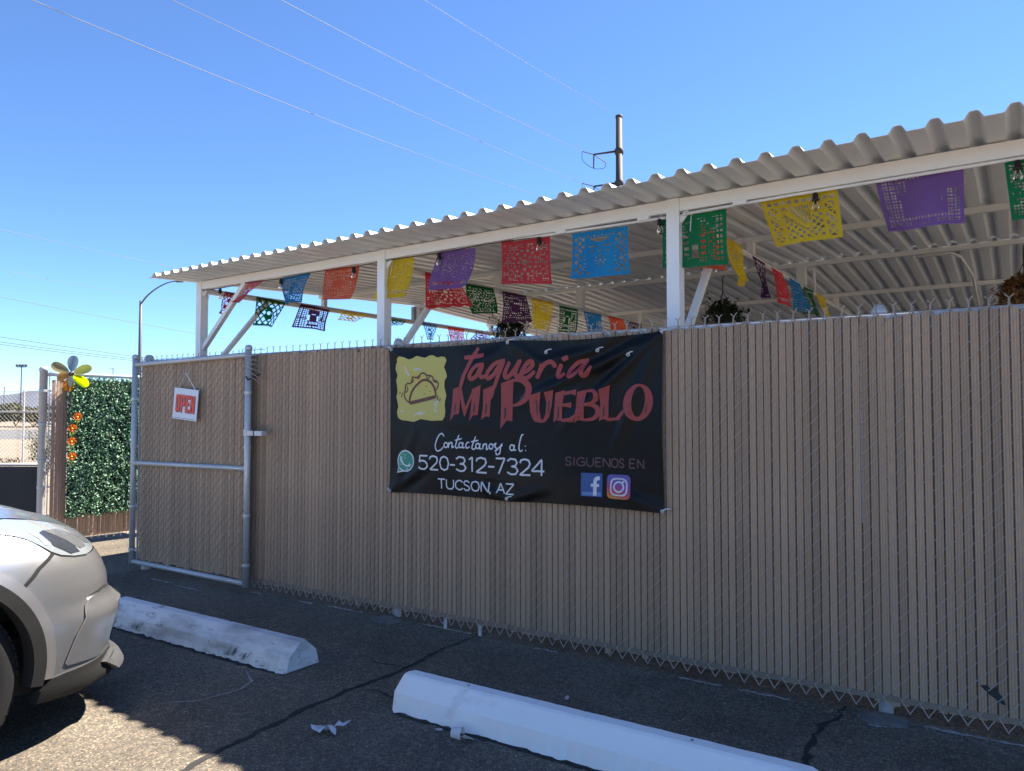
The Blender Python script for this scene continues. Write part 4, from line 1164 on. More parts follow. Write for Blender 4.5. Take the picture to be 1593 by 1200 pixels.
# ---------------------------------------------------------------- hanging baskets
BLEAF = M('basket_leaf_green', (.02, .045, .022), .55, rand=0)
BDRY = M('basket_leaf_dry', (.20, .10, .035), .7)
COIR = M('coir_liner', (.16, .10, .05), .9, bump=(80, .6, .01))
def basket(u, v, zt, zb, r, label, dry, seed):
    rnd = random.Random(seed)
    h = zt - zb
    e = empty('hanging_basket', W(u, v, zb))
    tag(e, label, 'hanging basket', 'hanging baskets under the roof')
    MB().tube([(0, 0, h * .58), (0, 0, h - .02), (.012, 0, h), (0, 0, h + .014)], .005, 6).build('hook', BLACK, e)
    for k in range(3):
        a = 2 * pi * k / 3 + .5
        MB().tube([(0, 0, h * .6), (r * .62 * cos(a), r * .62 * sin(a), .02)], .0035, 5).build('cord', BLACK, e)
    MB().lathe([(.0005, -.12), (r * .35, -.11), (r * .55, -.06), (r * .65, .0), (r * .68, .012), (r * .62, .012), (.0005, -.005)], (0, 0, 0), 18).build('pot', COIR if dry else BLACK, e, True)
    b = MB()
    for i in range(420):
        t, p = rnd.uniform(0, 2 * pi), rnd.random()
        rr = r * sqrt(p) * rnd.uniform(.8, 1.12)
        z = .02 + .09 * (1 - (rr / r) ** 2) * rnd.uniform(.2, 1.4) - (.12 * rnd.random() if rr > r * .75 else 0)
        c = Vector((rr * cos(t), rr * sin(t), z))
        l, w = rnd.uniform(.018, .038), rnd.uniform(.009, .016)
        R = Matrix.Rotation(rnd.uniform(0, 6.28), 3, 'Z') @ Matrix.Rotation(rnd.uniform(-1.2, 1.2), 3, 'X') @ Matrix.Rotation(rnd.uniform(-1, 1), 3, 'Y')
        b.add([R @ Vector(q) + c for q in ((0, -l, 0), (w, 0, .004), (0, l, 0), (-w, 0, .004))], [(0, 1, 2, 3)])
    for i in range(26):
        t, o_ = rnd.uniform(0, 6.28), rnd.uniform(.9, 1.45)
        zt_ = rnd.uniform(-.10, .16)
        e1 = Vector((r * o_ * cos(t), r * o_ * sin(t), zt_))
        b.tube([(0, 0, .02), (r * .5 * cos(t), r * .5 * sin(t), .09), e1], .002, 4)
        for q_ in range(5):
            c = e1 * (.6 + .1 * q_) + Vector((rnd.uniform(-.015, .015), rnd.uniform(-.015, .015), .02 + rnd.uniform(-.01, .02)))
            R = Matrix.Rotation(rnd.uniform(0, 6.28), 3, 'Z') @ Matrix.Rotation(rnd.uniform(-1.2, 1.2), 3, 'X')
            l, w = rnd.uniform(.014, .028), rnd.uniform(.007, .012)
            b.add([R @ Vector(q) + c for q in ((0, -l, 0), (w, 0, .004), (0, l, 0), (-w, 0, .004))], [(0, 1, 2, 3)])
    b.build('foliage', BDRY if dry else BLEAF, e)
basket(3.93, RIDGE, 2.63, 2.255, .18, 'dark leafy hanging basket right of the tall white post', False, 1)
basket(6.27, RIDGE, 2.63, 2.26, .17, 'dry brown hanging basket at the right edge', True, 2)
basket(1.47, RIDGE, 2.63, 2.26, .19, 'dark hanging basket above the banner under the back roof edge', False, 3)

# ---------------------------------------------------------------- unseen building added behind the patio to darken slat gaps and roof underside
bwl = empty('added_back_building', W(.7, 7.5, 0), -SR)
tag(bwl, 'plain unseen building added behind the patio to darken the slat gaps and roof underside', 'building')
MB().box((5.0, 2.0, 1.80), (10.0, 4.0, 3.60)).build('wall', M('added_wall_tan', (.17, .145, .12), .9, 0, var=(2, .3, .7), col2=(.15, .125, .10), bump=(30, .3, .01)), bwl)
MB().box((5.0, 2.0, 3.65), (10.06, 4.06, .10)).build('coping', M('coping_grey', (.33, .31, .28), .9), bwl)

# ---------------------------------------------------------------- parking blocks
def block(name, x0, x1, yf, label, seed):
    rnd = random.Random(seed)
    e = MB()
    prof = [(0, 0), (.021, .078), (.082, .136), (.097, .143), (.148, .143), (.163, .136), (.224, .078), (.245, 0)]
    n = 60
    v = []
    for i in range(n + 1):
        x = x0 + (x1 - x0) * i / n
        k = 0
        if i in (0, n):
            k = .012
        for j, (y, z) in enumerate(prof):
            jz = rnd.uniform(-.0009, .0009) if j not in (0, 7) else 0
            jy = rnd.uniform(-.0009, .0009) + (rnd.uniform(-.008, .008) if j in (0, 7) else 0)
            v.append((x - x0, y + jy + (k if y < .12 else -k), max(0, z + jz - (k * .6 if z > .1 else 0)) + (rnd.uniform(.0, .007) if j in (0, 7) else 0)))
    m = len(prof)
    f = [(i * m + j, i * m + j + 1, (i + 1) * m + j + 1, (i + 1) * m + j) for i in range(n) for j in range(m - 1)]
    f += [tuple(range(m)), tuple(n * m + j for j in range(m - 1, -1, -1))]
    e.add(v, f)
    o = auto(e.build('parking_block', CONC, None, False, (x0, yf, 0)), 11)
    tag(o, label, 'parking block', 'white parking blocks')
    return o
WORN = M('worn_painted_concrete', (.72, .72, .71), .8, 0, var=(4.5, .45, .68), col2=(.40, .38, .37), bump=(60, .35, .006), var2=(13, .58, .68, (.17, .16, .16)), stretch=(.6, 1, 2.2))
SCUFF = M('tyre_scuff', (.10, .095, .095), .8, 0, var=(45, .45, .55), col2=(.34, .33, .33), stretch=(1, .3, .3))
b1 = block('parking_block', -4.70, -2.985, 2.565, 'scuffed white concrete parking block in front of the car', 1)
b1.data.materials[0] = WORN
b2_ = block('parking_block', -2.235, -.45, 2.516, 'cleaner white concrete parking block at the bottom of the picture', 2)
# black rubber scuffs on the face of the first block
for x, w in ((.02, .05), (.06, .10), (.33, .06), (.37, .05), (1.22, .05), (1.28, .07), (1.36, .06)):
    b = MB()
    for k in range(9):
        xx = x + w * random.random()
        t0 = random.uniform(0, .4)
        t1 = t0 + random.uniform(.25, .55)
        sk = random.uniform(.01, .03)
        def face(t):
            return (.0046 + .0164 * t - .0035, .017 + .061 * t)
        ya, za = face(t0)
        yb, zb = face(min(t1, .95))
        b.add([(xx, ya - .001, za), (xx + .005, ya - .001, za), (xx + .004 + sk, yb - .001, zb), (xx + sk, yb - .001, zb)], [(0, 1, 2, 3)])
    b.build('tyre_scuff', SCUFF, b1)
for x in (.35, 1.35):
    MB().lathe([(.0005, .1435), (.006, .1438)], (x, .12, .0025), 10).build('anchor_hole', DARK, b2_)

# ---------------------------------------------------------------- litter
WPAP = M('crumpled_white_paper', (.70, .68, .68), .75, transl=.15)
PPAP = M('pink_tinted_paper', (.62, .50, .48), .75, transl=.15)
def crumple(name, loops, label, loc, mat, seed, hmax=.03, rot=0):
    rnd = random.Random(seed)
    v, f = fill([loops], .012)
    cx_ = sum(p.x for p in v) / len(v)
    pts = []
    for p in v:
        h = .004 + (.5 + .3 * sin(p.x * 70 + 1.7 * sin(p.y * 60 + seed)) + .2 * sin(p.y * 90 + seed)) * hmax + rnd.uniform(0, .004)
        pts.append((p.x, p.y, h))
    b = MB().add(pts, f)
    o = b.build(name, mat, None, True, loc, (0, 0, rot))
    tag(o, label, 'litter')
    return o
crumple('paper_wrapper', [(-.085, -.012), (-.07, -.03), (-.03, -.035), (.0, -.012), (.03, -.045), (.05, -.04), (.045, -.01), (.03, .01), (.07, .035), (.10, .06), (.055, .055), (.01, .03), (-.02, .02), (-.06, .025)], 'crumpled white paper wrapper lying on the open asphalt', (-2.30, 2.21, 0), WPAP, 3, .04, .5)
bpy.data.objects['paper_wrapper'].scale = (.85, .85, .85)
cup = empty('paper_cup', (-1.81, 2.455, .024), .25)
cup.scale = (.68, .68, .68)
tag(cup, 'torn white paper cup lying against the nearer parking block', 'litter')
b = MB()
n = 20
v = []
for j in range(4):
    for i in range(n):
        t = -.4 + 4.6 * i / (n - 1)
        r = .030 + .0025 * j
        v.append((-.035 + .022 * j, r * cos(t), r * sin(t)))
b.add(v, [(j * n + i, j * n + i + 1, (j + 1) * n + i + 1, (j + 1) * n + i) for j in range(3) for i in range(n - 1)])
b.build('wall', WPAP, cup, True)
b = MB().add([(.035, .012, -.034), (.095, .02, -.033), (.105, -.035, -.010), (.062, -.045, .018), (.035, -.036, -.002)], [(0, 1, 2, 3, 4)])
b.build('torn_flap', WPAP, cup)
crumple('paper_scrap', [(-.018, -.006), (.005, -.012), (.02, -.002), (.012, .010), (-.01, .008)], 'tiny pale scrap beside the torn cup', (-1.92, 2.47, 0), PPAP, 5, .008)
LEAFD = M('dry_leaf', (.30, .20, .09), .8)
for k, (x, y, lb) in enumerate(((-.53, 2.92, 'small dry leaf at the end of the second crack'), (-.56, 3.53, 'small dry leaf by the concrete footing of the right fence post'), (-1.62, 3.05, 'tiny pale crumb of litter in the shade of the fence'))):
    crumple('dry_leaf', [(-.022, 0), (-.005, -.012), (.02, -.006), (.024, .006), (.0, .012)], lb, (x, y, 0), LEAFD if k < 2 else PPAP, 8 + k, .012, k)

# ---------------------------------------------------------------- parked car
XC, Y0, PW = -3.985, 1.15, .62
ZT = [.13, .17, .21, .26, .35, .45, .50, .54, .62, .70, .76, .82, .88, .94, 1.00]
AT = [.80, .86, .89, .905, .915, .92, .922, .922, .92, .912, .895, .865, .825, .76, .64]
BT = [.76, .84, .87, .80, .815, .85, .85, .79, .785, .75, .705, .645, .53, .36, .10]
def lerp(z, T):
    if z <= ZT[0]:
        return T[0]
    for i in range(len(ZT) - 1):
        if z <= ZT[i + 1]:
            t = (z - ZT[i]) / (ZT[i + 1] - ZT[i])
            return T[i] + (T[i + 1] - T[i]) * t
    return T[-1]
car = empty('parked_car', (XC, 1.05, 0))
tag(car, 'silver champagne compact suv parked nose-in at the left edge', 'car')
def cs(m, z, off=0., mir=1):
    """body skin: m<0 along the flank, 0..1 round the nose; returned relative to the car's base"""
    a, b_ = lerp(z, AT) + off, lerp(z, BT) + off
    if m < 0:
        x, y = a, Y0 + m * 1.1
        # flank pulls in slightly toward the sill
    else:
        t = min(m, 1.) ** (1 / PW) * pi / 2
        x, y = a * max(cos(t), 0) ** PW, Y0 + b_ * sin(t) ** PW
    return (x * mir, y - 1.05, z)
def mm(s):
    return s ** PW if s > 0 else s
PAINT = M('champagne_silver_paint', (.55, .54, .535), .28, .87, coat=.9, var=(2.5, .4, .7), col2=(.52, .51, .505))
TRIM = M('black_cladding', (.014, .0135, .013), .7, spec=.25, bump=(220, .15, .002))
WELL = M('wheel_well', (.006, .006, .006), .9)
TYRE = M('tyre_rubber', (.012, .012, .0125), .8, spec=.2, bump=(60, .3, .004))
ALLOY = M('alloy_wheel', (.45, .45, .46), .3, .8)
CGLS = M('dark_car_glass', (.01, .012, .014), .05, 0, spec=.8)
LENS = M('headlight_lens', (.52, .56, .58), .07, .65, coat=1.)
REFL = M('headlight_reflector', (.70, .73, .75), .12, .9)
LDRK = M('headlight_dark', (.035, .04, .05), .15, .2, coat=.6)
CHRM = M('bright_rim', (.85, .86, .86), .15, .6)
def densify(loop, d=.03):
    out = []
    for i, p in enumerate(loop):
        q = loop[(i + 1) % len(loop)]
        k = max(1, int(math.hypot(q[0] - p[0], q[1] - p[1]) / d))
        out += [(p[0] + (q[0] - p[0]) * j / k, p[1] + (q[1] - p[1]) * j / k) for j in range(k)]
    return out
def skin(name, loop, mat, off=0., parent=car, mirror=True, holes=(), step=(.04, .03), rim=.0):
    v, f = fill([densify(loop)] + [densify(h) for h in holes], step)
    res = []
    for mir in ((1, -1) if mirror else (1,)):
        b = MB()
        b.add([cs(p.x, p.y, off, mir) for p in v], f)
        if rim:
            dl = densify(loop)
            n = len(dl)
            b.add([cs(p[0], p[1], off, mir) for p in dl] + [cs(p[0], p[1], off - rim, mir) for p in dl], [(i, (i + 1) % n, n + (i + 1) % n, n + i) for i in range(n)])
        res.append(auto(b.build(name, mat, parent if not isinstance(parent, list) else parent[len(res)]), 40))
    return res
# wheel arch in (m, z): circle about the axle
def arch(r, a0, a1, n=26, zmin=.0):
    out = []
    for i in range(n + 1):
        t = a0 + (a1 - a0) * i / n
        y, z = 1.05 + r * cos(t), .36 + r * sin(t)
        if y <= Y0:
            m = (y - Y0) / 1.1
        else:
            q = min(1, (y - Y0) / lerp(z, BT)) ** (1 / PW)
            m = (math.asin(q) / (pi / 2)) ** PW
        out.append((m, z))
    return out
A1, A2, A3 = .455, .418, .372
lo = radians(-10)
back = radians(190)
up_arc = arch(A1, lo, radians(60))
# bumper cover from the seam round the nose
seam = [(mm(.224), .771), (mm(.15), .728), (mm(.102), .678), (mm(.081), .653)]
def arch_from(r, z0, z1, n=14):
    a = math.asin(max(-1, min(1, (z0 - .36) / r)))
    b_ = math.asin(max(-1, min(1, (z1 - .36) / r)))
    return arch(r, a, b_, n)
bump = [(mm(.414), .733), (mm(.322), .742), (mm(.258), .757)] + seam + list(reversed(arch_from(A1, .285, .645))) + [(mm(.30), .288), (mm(.4), .286), (mm(.52), .285), (1., .285), (1., .69), (mm(.75), .722), (mm(.6), .735)]
skin('bumper_cover', bump, PAINT)
fend = [(mm(.224), .776), (mm(.199), .81), (mm(.176), .838), (mm(.146), .856), (mm(.109), .868), (mm(.03), .884), (.0, .895), (-.05, .935), (-.6, .955), (-.6, .27)] + [p for p in arch(A1, radians(190), radians(41), 40)] + [(mm(.088), .653), (mm(.108), .682), (mm(.156), .732)]
skin('front_fender', fend, PAINT)
skin('arch_flare', arch(A1 + .004, radians(-9), back, 44) + list(reversed(arch(A2, radians(-9), back, 44))), M('flare_paint_shaded', (.42, .395, .38), .38, .8, coat=.4), .006, rim=.01)  # body paint in a darker copy, the flare's shade put into the colour
skin('arch_trim', arch(A2 + .002, radians(-12), back, 44) + list(reversed(arch(A3, radians(-12), back, 44))), TRIM, .010, rim=.05)
low = [(mm(.168), .288), (mm(.216), .291), (mm(.397), .287), (mm(.52), .300), (mm(.58), .285), (1, .28), (1, .15), (mm(.62), .165), (mm(.50), .18), (mm(.319), .190), (mm(.265), .182), (mm(.117), .200), (mm(.135), .250)]
skin('lower_cladding', low, TRIM, .006, rim=.03)
lip = [(mm(.43), .262), (mm(.52), .285), (mm(.64), .27), (1, .262), (1, .185), (mm(.66), .185), (mm(.56), .19), (mm(.47), .205)]
skin('skid_plate', lip, M('grey_skid', (.06, .06, .06), .5, .1), .026, rim=.03)
flr = [(mm(.335), .562), (mm(.46), .572), (mm(.60), .558), (mm(.62), .50), (mm(.54), .495), (mm(.50), .419), (mm(.495), .33), (mm(.43), .304), (mm(.391), .301), (mm(.223), .318), (mm(.212), .33), (mm(.237), .439), (mm(.285), .52)]
skin('bumper_corner', flr, PAINT, .0055, rim=.004)
fe = [(mm(.335), .562), (mm(.285), .52), (mm(.237), .439), (mm(.212), .33), (mm(.223), .318), (mm(.391), .301)]
skin('panel_gap', [(p[0] - .004, p[1] + .001) for p in fe] + [(p[0] + .004, p[1] - .001) for p in reversed(fe)], M('soft_gap', (.12, .11, .105), .6), .0052)
skin('vent_shadow', [(mm(.33), .574), (mm(.47), .587), (mm(.62), .568), (mm(.60), .556), (mm(.46), .568)], WELL, .003)
hl = [(0, .905), (mm(.03), .922), (mm(.238), .918), (mm(.378), .900), (mm(.494), .868), (mm(.612), .834), (mm(.64), .80), (mm(.60), .757), (mm(.52), .742), (mm(.414), .737), (mm(.322), .746), (mm(.258), .761), (mm(.228), .78), (mm(.199), .813), (mm(.176), .842), (mm(.146), .860), (mm(.109), .872), (mm(.03), .888)]
hlo = skin('headlight', hl, LENS, .004, rim=.012)
skin('reflector', [(mm(.30), .86), (mm(.42), .852), (mm(.50), .80), (mm(.46), .765), (mm(.40), .765), (mm(.345), .81)], REFL, .0052, hlo)
skin('dark_bezel', [(mm(.27), .855), (mm(.31), .86), (mm(.375), .785), (mm(.372), .755), (mm(.31), .757), (mm(.255), .80)], LDRK, .0058, hlo)
skin('lamp_ring', [(mm(.222), .865), (mm(.236), .866), (mm(.246), .835), (mm(.242), .806), (mm(.225), .808), (mm(.228), .835)], CHRM, .0064, hlo)
skin('projector', [(mm(.50), .845), (mm(.56), .835), (mm(.585), .80), (mm(.55), .765), (mm(.50), .775), (mm(.475), .81)], REFL, .0056, hlo)
skin('panel_gap', [(p[0] - .006, p[1] + .004) for p in seam] + [(p[0] + .006, p[1] - .004) for p in reversed(seam)], WELL, .0035)
gapl = [(mm(.414), .733), (mm(.322), .742), (mm(.258), .757), (mm(.224), .776), (mm(.199), .81), (mm(.176), .838), (mm(.146), .856), (mm(.109), .868), (mm(.03), .884)]
skin('panel_gap', [(p[0], p[1] + .006) for p in gapl] + [(p[0], p[1] - .003) for p in reversed(gapl)], WELL, .0012)
skin('grille', [(mm(.70), .66), (1, .66), (1, .58), (mm(.68), .58)], TRIM, .004)
skin('lower_grille', [(mm(.66), .50), (1, .50), (1, .31), (mm(.58), .31)], TRIM, .004)
# hood
def spine(y):
    T = ((.40, 1.075), (1.2, 1.0), (1.5, .945), (1.67, .895), (1.80, .835), (1.86, .775))
    if y <= T[0][0]:
        return T[0][1]
    for (a, za), (b_, zb) in zip(T[:-1], T[1:]):
        if y <= b_:
            return za + (zb - za) * (y - a) / (b_ - a)
    return T[-1][1]
edge_l = [(-.68, .965), (-.45, .955), (-.25, .946), (-.1, .94), (0, .924), (mm(.03), .926), (mm(.1), .927), (mm(.238), .922), (mm(.378), .904), (mm(.494), .872), (mm(.612), .838), (mm(.7), .80), (mm(.85), .782), (1, .775)]
edge_l = smooth_path(edge_l, 3)
b = MB()
for mir in (1, -1):
    rows = 14
    v = []
    for e in edge_l:
        p = Vector(cs(e.x, e.y, 0))
        yw = min(p.y + 1.05, 1.855)
        for k in range(rows):
            t = k / (rows - 1)
            x = p.x * (1 - t)
            zc = spine(yw)
            z = p.z + (zc - p.z) * sin(t * pi / 2) ** .9 if zc > p.z else p.z + (zc - p.z) * t
            z += .010 * exp(-((t - .28) / .10) ** 2) * (1 if yw < 1.7 else max(0, 1 - (yw - 1.7) / .1))   # crease
            v.append((x * mir, p.y, z))
    b.add(v, [(i * rows + k, i * rows + k + 1, (i + 1) * rows + k + 1, (i + 1) * rows + k) for i in range(len(edge_l) - 1) for k in range(rows - 1)])
ho = b.build('hood', PAINT, car, True)
# filler under the hood edge above the grille
skin('nose_panel', [(mm(.612), .836), (mm(.7), .80), (mm(.85), .782), (1, .775), (1, .68), (mm(.75), .715), (mm(.6), .73), (mm(.62), .757), (mm(.655), .80)], PAINT, -.001)
# doors and rear flank
def ym(y):
    return (y - Y0) / 1.1
skin('door', [(-.604, .27), (ym(-.45), .27), (ym(-.45), .985), (-.604, .957)], PAINT)
skin('door', [(ym(-.458), .27), (ym(-1.25), .27), (ym(-1.30), .99), (ym(-.458), .985)], PAINT)
rw = -1.61
arc2 = [((rw + .42 * cos(t) - Y0) / 1.1, .36 + .42 * sin(t)) for t in [radians(-12 + 204 * i / 30) for i in range(31)]]
skin('rear_quarter', [(ym(-1.258), .27)] + [(m_, z_) for m_, z_ in arc2 if True] + [(ym(-2.45), .27), (ym(-2.45), 1.0), (ym(-1.308), .99)], PAINT)
skin('sill', [(ym(.62), .265), (ym(-1.2), .265), (ym(-1.2), .19), (ym(.62), .19)], TRIM, .004)
b = MB()
hw0, hw1 = .80, .60
sec = [(.42, 1.06, .78), (-.42, 1.60, .60), (-.9, 1.655, .60), (-1.9, 1.62, .58), (-2.42, 1.02, .74)]
bl = [(.45, .955, .80), (-.42, .975, .86), (-.9, .985, .86), (-1.9, .99, .86), (-2.45, .99, .80)]
for (y, z, w), (y2, z2, w2) in zip(sec, bl):
    b.v += [(-w2, y2 - 1.05, z2), (-w, y - 1.05, z), (w, y - 1.05, z), (w2, y2 - 1.05, z2)]
for i in range(4):
    for k in range(3):
        b.f.append((i * 4 + k, i * 4 + k + 1, (i + 1) * 4 + k + 1, (i + 1) * 4 + k))
b.f += [(0, 1, 2, 3), (16, 17, 18, 19)]
b.build('cabin_glass', CGLS, car)
b = MB()
for i in range(4):
    (y, z, w), (y2, z2, w2) = sec[i], sec[i + 1]
    if 0 < i < 3:
        b.add([(-w, y - 1.05, z + .012), (w, y - 1.05, z + .012), (w2, y2 - 1.05, z2 + .012), (-w2, y2 - 1.05, z2 + .012)], [(0, 1, 2, 3)])
    for s in (1, -1):
        b.bar((w * s, y - 1.05, z), (w2 * s, y2 - 1.05, z2), .06, .05)
b.build('roof', PAINT, car)
MB().box((0, -3.52, .62), (1.66, .06, .78)).build('tailgate', PAINT, car)
MB().box((0, -1.45, .34), (1.60, 3.9, .22)).build('underbody', WELL, car)
for s in (1, -1):
    for yw in (0, rw - 1.05):
        MB().box((s * .46, yw, .62), (.62, .82, .20)).build('wheel_housing', WELL, car)
MB().box((.0, .40, .5), (1.5, .05, .5)).build('bulkhead', WELL, car)
for s in (1, -1):
    for yw in (0, rw - 1.05):
        xo = s * .905
        e = MB().lathe([(.215, -.03 * s), (.235, -.004 * s), (.28, .0), (.318, -.012 * s), (.338, -.035 * s), (.342, -.11 * s), (.338, -.19 * s), (.30, -.22 * s), (.215, -.21 * s)], (xo, yw, .342), 44, 'x')
        wh_ = e.build('wheel', TYRE, car, True)
        MB().lathe([(.222, -.008 * s), (.226, -.016 * s), (.205, -.022 * s), (.20, -.16 * s)], (xo, yw, .342), 36, 'x').build('rim', ALLOY, wh_, True)
        b = MB()
        for k in range(10):
            a = 2 * pi * (k // 2) / 5 + (.14 if k % 2 else -.14)
            d = Vector((0, cos(a), sin(a)))
            b.bar(Vector((xo - .025 * s, yw, .342)) + d * .03, Vector((xo - .02 * s, yw, .342)) + d * .21, .022, .03)
        b.lathe([(.0005, -.01 * s), (.05, -.012 * s), (.055, -.03 * s)], (xo, yw, .342), 18, 'x')
        b.build('spokes', ALLOY, wh_)
        MB().lathe([(.0005, -.10 * s), (.19, -.10 * s)], (xo, yw, .342), 24, 'x').build('brake_disc', WELL, wh_)
        # tread blocks round the shoulder
        b = MB()
        for k in range(60):
            a = 2 * pi * k / 60
            d = Vector((0, cos(a), sin(a)))
            c0 = Vector((xo - .03 * s, yw, .342)) + d * .334
            t_ = Vector((0, -sin(a), cos(a)))
            b.bar(c0 - t_ * .013 + Vector((-.02 * s, 0, 0)), c0 + t_ * .013 + Vector((-.02 * s, 0, 0)), .045, .007)
        b.build('tread', TYRE, wh_)

# ---------------------------------------------------------------- beyond the fence, left
lowp = empty('barrier_panel', (-8.86, 3.73, 0), math.atan2(.533, .846))
tag(lowp, 'low black barrier panel with a pale top rail behind the car', 'barrier')
MB().box((-.45, 0, .38), (1.8, .03, .74)).build('panel', M('black_sheet', (.012, .012, .013), .6, var=(3, .4, .7), col2=(.02, .02, .021)), lowp)
MB().tube([(-1.35, 0, .772), (.45, 0, .772)], .018, 10).build('rail', M('pale_rail', (.5, .5, .5), .4), lowp, True)
for x in (-1.3, .40):
    MB().tube([(x, .03, 0), (x, .03, .77)], .02, 8).build('post', GALV, lowp)
ff_ = empty('chain_link_fence', (-14.6, 5.82, 0), math.atan2(.533, .846))
tag(ff_, 'distant open chain-link fence left of the side fence', 'fence')
POLE_W = M('weathered_wire', (.30, .30, .29), .6)
c = chain_mesh(-1.2, 80, .06, 1.69, False, False, r=.0022)
c.build('chain_link_mesh', POLE_W, ff_)['kind'] = 'stuff'
MB().tube([(-1.4, .02, 1.34), (2.0, .02, 1.34)], .017, 8).build('rail', M('white_rail', (.45, .44, .42), .5), ff_)
MB().tube([(-1.4, .02, 1.69), (2.0, .02, 1.69)], .006, 6).build('top_wire', GALV, ff_)
for x in (-1.3, .72, 1.9):
    MB().tube([(x, .05, 0), (x, .05, 1.72)], .015, 8).build('fence_post', GALV, ff_)

def leafball(b, c, rx, rz_, n, size, rnd):
    for i in range(n):
        while True:
            p = Vector((rnd.uniform(-1, 1), rnd.uniform(-1, 1), rnd.uniform(-.4, 1)))
            if p.length < 1 and p.length > .35 * rnd.random():
                break
        p = Vector((p.x * rx, p.y * rx, p.z * rz_)) * (.8 + .3 * rnd.random()) + Vector(c)
        if p.z < 0:
            continue
        l = size * rnd.uniform(.6, 1.4)
        R = Matrix.Rotation(rnd.uniform(0, 6.28), 3, 'Z') @ Matrix.Rotation(rnd.uniform(-1.4, 1.4), 3, 'X')
        b.add([R @ Vector(q) * l + p for q in ((0, -1, 0), (.45, 0, .1), (0, 1, 0), (-.45, 0, .1))], [(0, 1, 2, 3)])
SHR = [M('desert_shrub_olive', (.10, .088, .032), .8, transl=.2), M('desert_shrub_green', (.068, .072, .028), .8, transl=.2), M('bush_green', (.075, .10, .035), .7, transl=.2)]
STEM = M('shrub_stem', (.16, .11, .07), .9)
def shrub(x, y, r, h, n, size, mat, label, seed, group=None):
    rnd = random.Random(seed)
    e = empty('desert_shrub', (x, y, -.02))
    tag(e, label, 'shrub', group)
    b = MB()
    for k in range(9):
        a = rnd.uniform(0, 6.28)
        rr = r * rnd.uniform(.1, .65)
        leafball(b, (rr * cos(a), rr * sin(a), h * rnd.uniform(.35, .68)), r * .5, h * .38, n // 9, size, rnd)
    b.build('foliage', mat, e)
    b = MB()
    for k in range(7):
        a = rnd.uniform(0, 6.28)
        b.tube([(0, 0, 0), (r * .25 * cos(a), r * .25 * sin(a), h * .4), (r * .6 * cos(a), r * .6 * sin(a), h * .8)], [.03, .02, .006], 5)
    b.build('stem', STEM, e)
    return e
shrub(-17.0, 8.05, .55, 1.05, 2200, .028, SHR[2], 'green bush just left of the side fence post', 1)
shrub(-19.4, 7.9, .9, .32, 900, .035, SHR[0], 'low yellowish weeds before the gravel strip', 2)
rnd = random.Random(77)
base = Vector((-72, 32.0))
rt = Vector((.846, .533))
fwv = Vector((-.9, .43))
NM = ['leftmost', 'second from the left', 'third from the left', 'fourth from the left', 'fifth from the left', 'sixth from the left', 'seventh from the left', 'eighth from the left', 'rightmost']
for i in range(9):
    p = base + rt * (-6 + i * 1.75) + fwv * rnd.uniform(0, 5)
    shrub(p.x, p.y, rnd.uniform(1.5, 2.1), rnd.uniform(1.75, 2.2), 5200, .13, SHR[i % 2], 'olive desert shrub beyond the road, %s in the row' % NM[i], 90 + i, 'desert shrubs beyond the road')

# street lamp, floodlight mast, small poles
POLE = M('grey_pole_steel', (.085, .09, .095), .6, 0)
lp = empty('street_lamp', (-40.4, 24.0, 0))
tag(lp, 'tall grey street lamp with a curved arm behind the gate', 'street lamp')
MB().tube([(0, 0, 0), (.0, 0, 4), (0, 0, 7.75)], [.12, .095, .075], 10).build('pole', POLE, lp, True)
ar = smooth_path([(0, 0, 7.55), (.35, .2, 8.05), (.85, .5, 8.5), (1.35, .8, 8.78), (1.75, 1.02, 8.86)], 4)
MB().tube(ar, [.05 - .02 * i / (len(ar) - 1) for i in range(len(ar))], 8).build('arm', POLE, lp, True)
h = MB().box((1.95, 1.14, 8.84), (.42, .16, .09), math.atan2(1.14, 1.95))
h.build('lamp_head', POLE, lp)
fm = empty('floodlight_mast', (-165.2, 73.0, 0))
tag(fm, 'distant sports floodlight mast with a row of lamps at the left edge', 'floodlight')
MB().tube([(0, 0, 0), (0, 0, 10.9)], [.16, .10], 8).build('mast', POLE, fm)
MB().bar((-.85, -.53, 10.5), (.85, .53, 10.5), .1).build('crossbar', POLE, fm)
for k in range(4):
    t = -.8 + 1.6 * k / 3
    MB().box((t * 1.0, t * .62, 10.85), (.42, .3, .5), .56).build('floodlight_head', POLE, fm)
for (x, y, hh, lb) in ((-168.2, 71.2, 6.5, 'thin distant pole at the far left edge'), (-149.2, 83.0, 10.4, 'thin distant lamp pole above the hedge')):
    e = empty('distant_pole', (x, y, 0))
    tag(e, lb, 'pole')
    MB().tube([(0, 0, 0), (0, 0, hh)], .09, 6).build('pole', POLE, e)
    if hh > 8:
        MB().bar((-1.0, -.6, hh - .05), (0, 0, hh - .1), .1).build('arm', POLE, e)

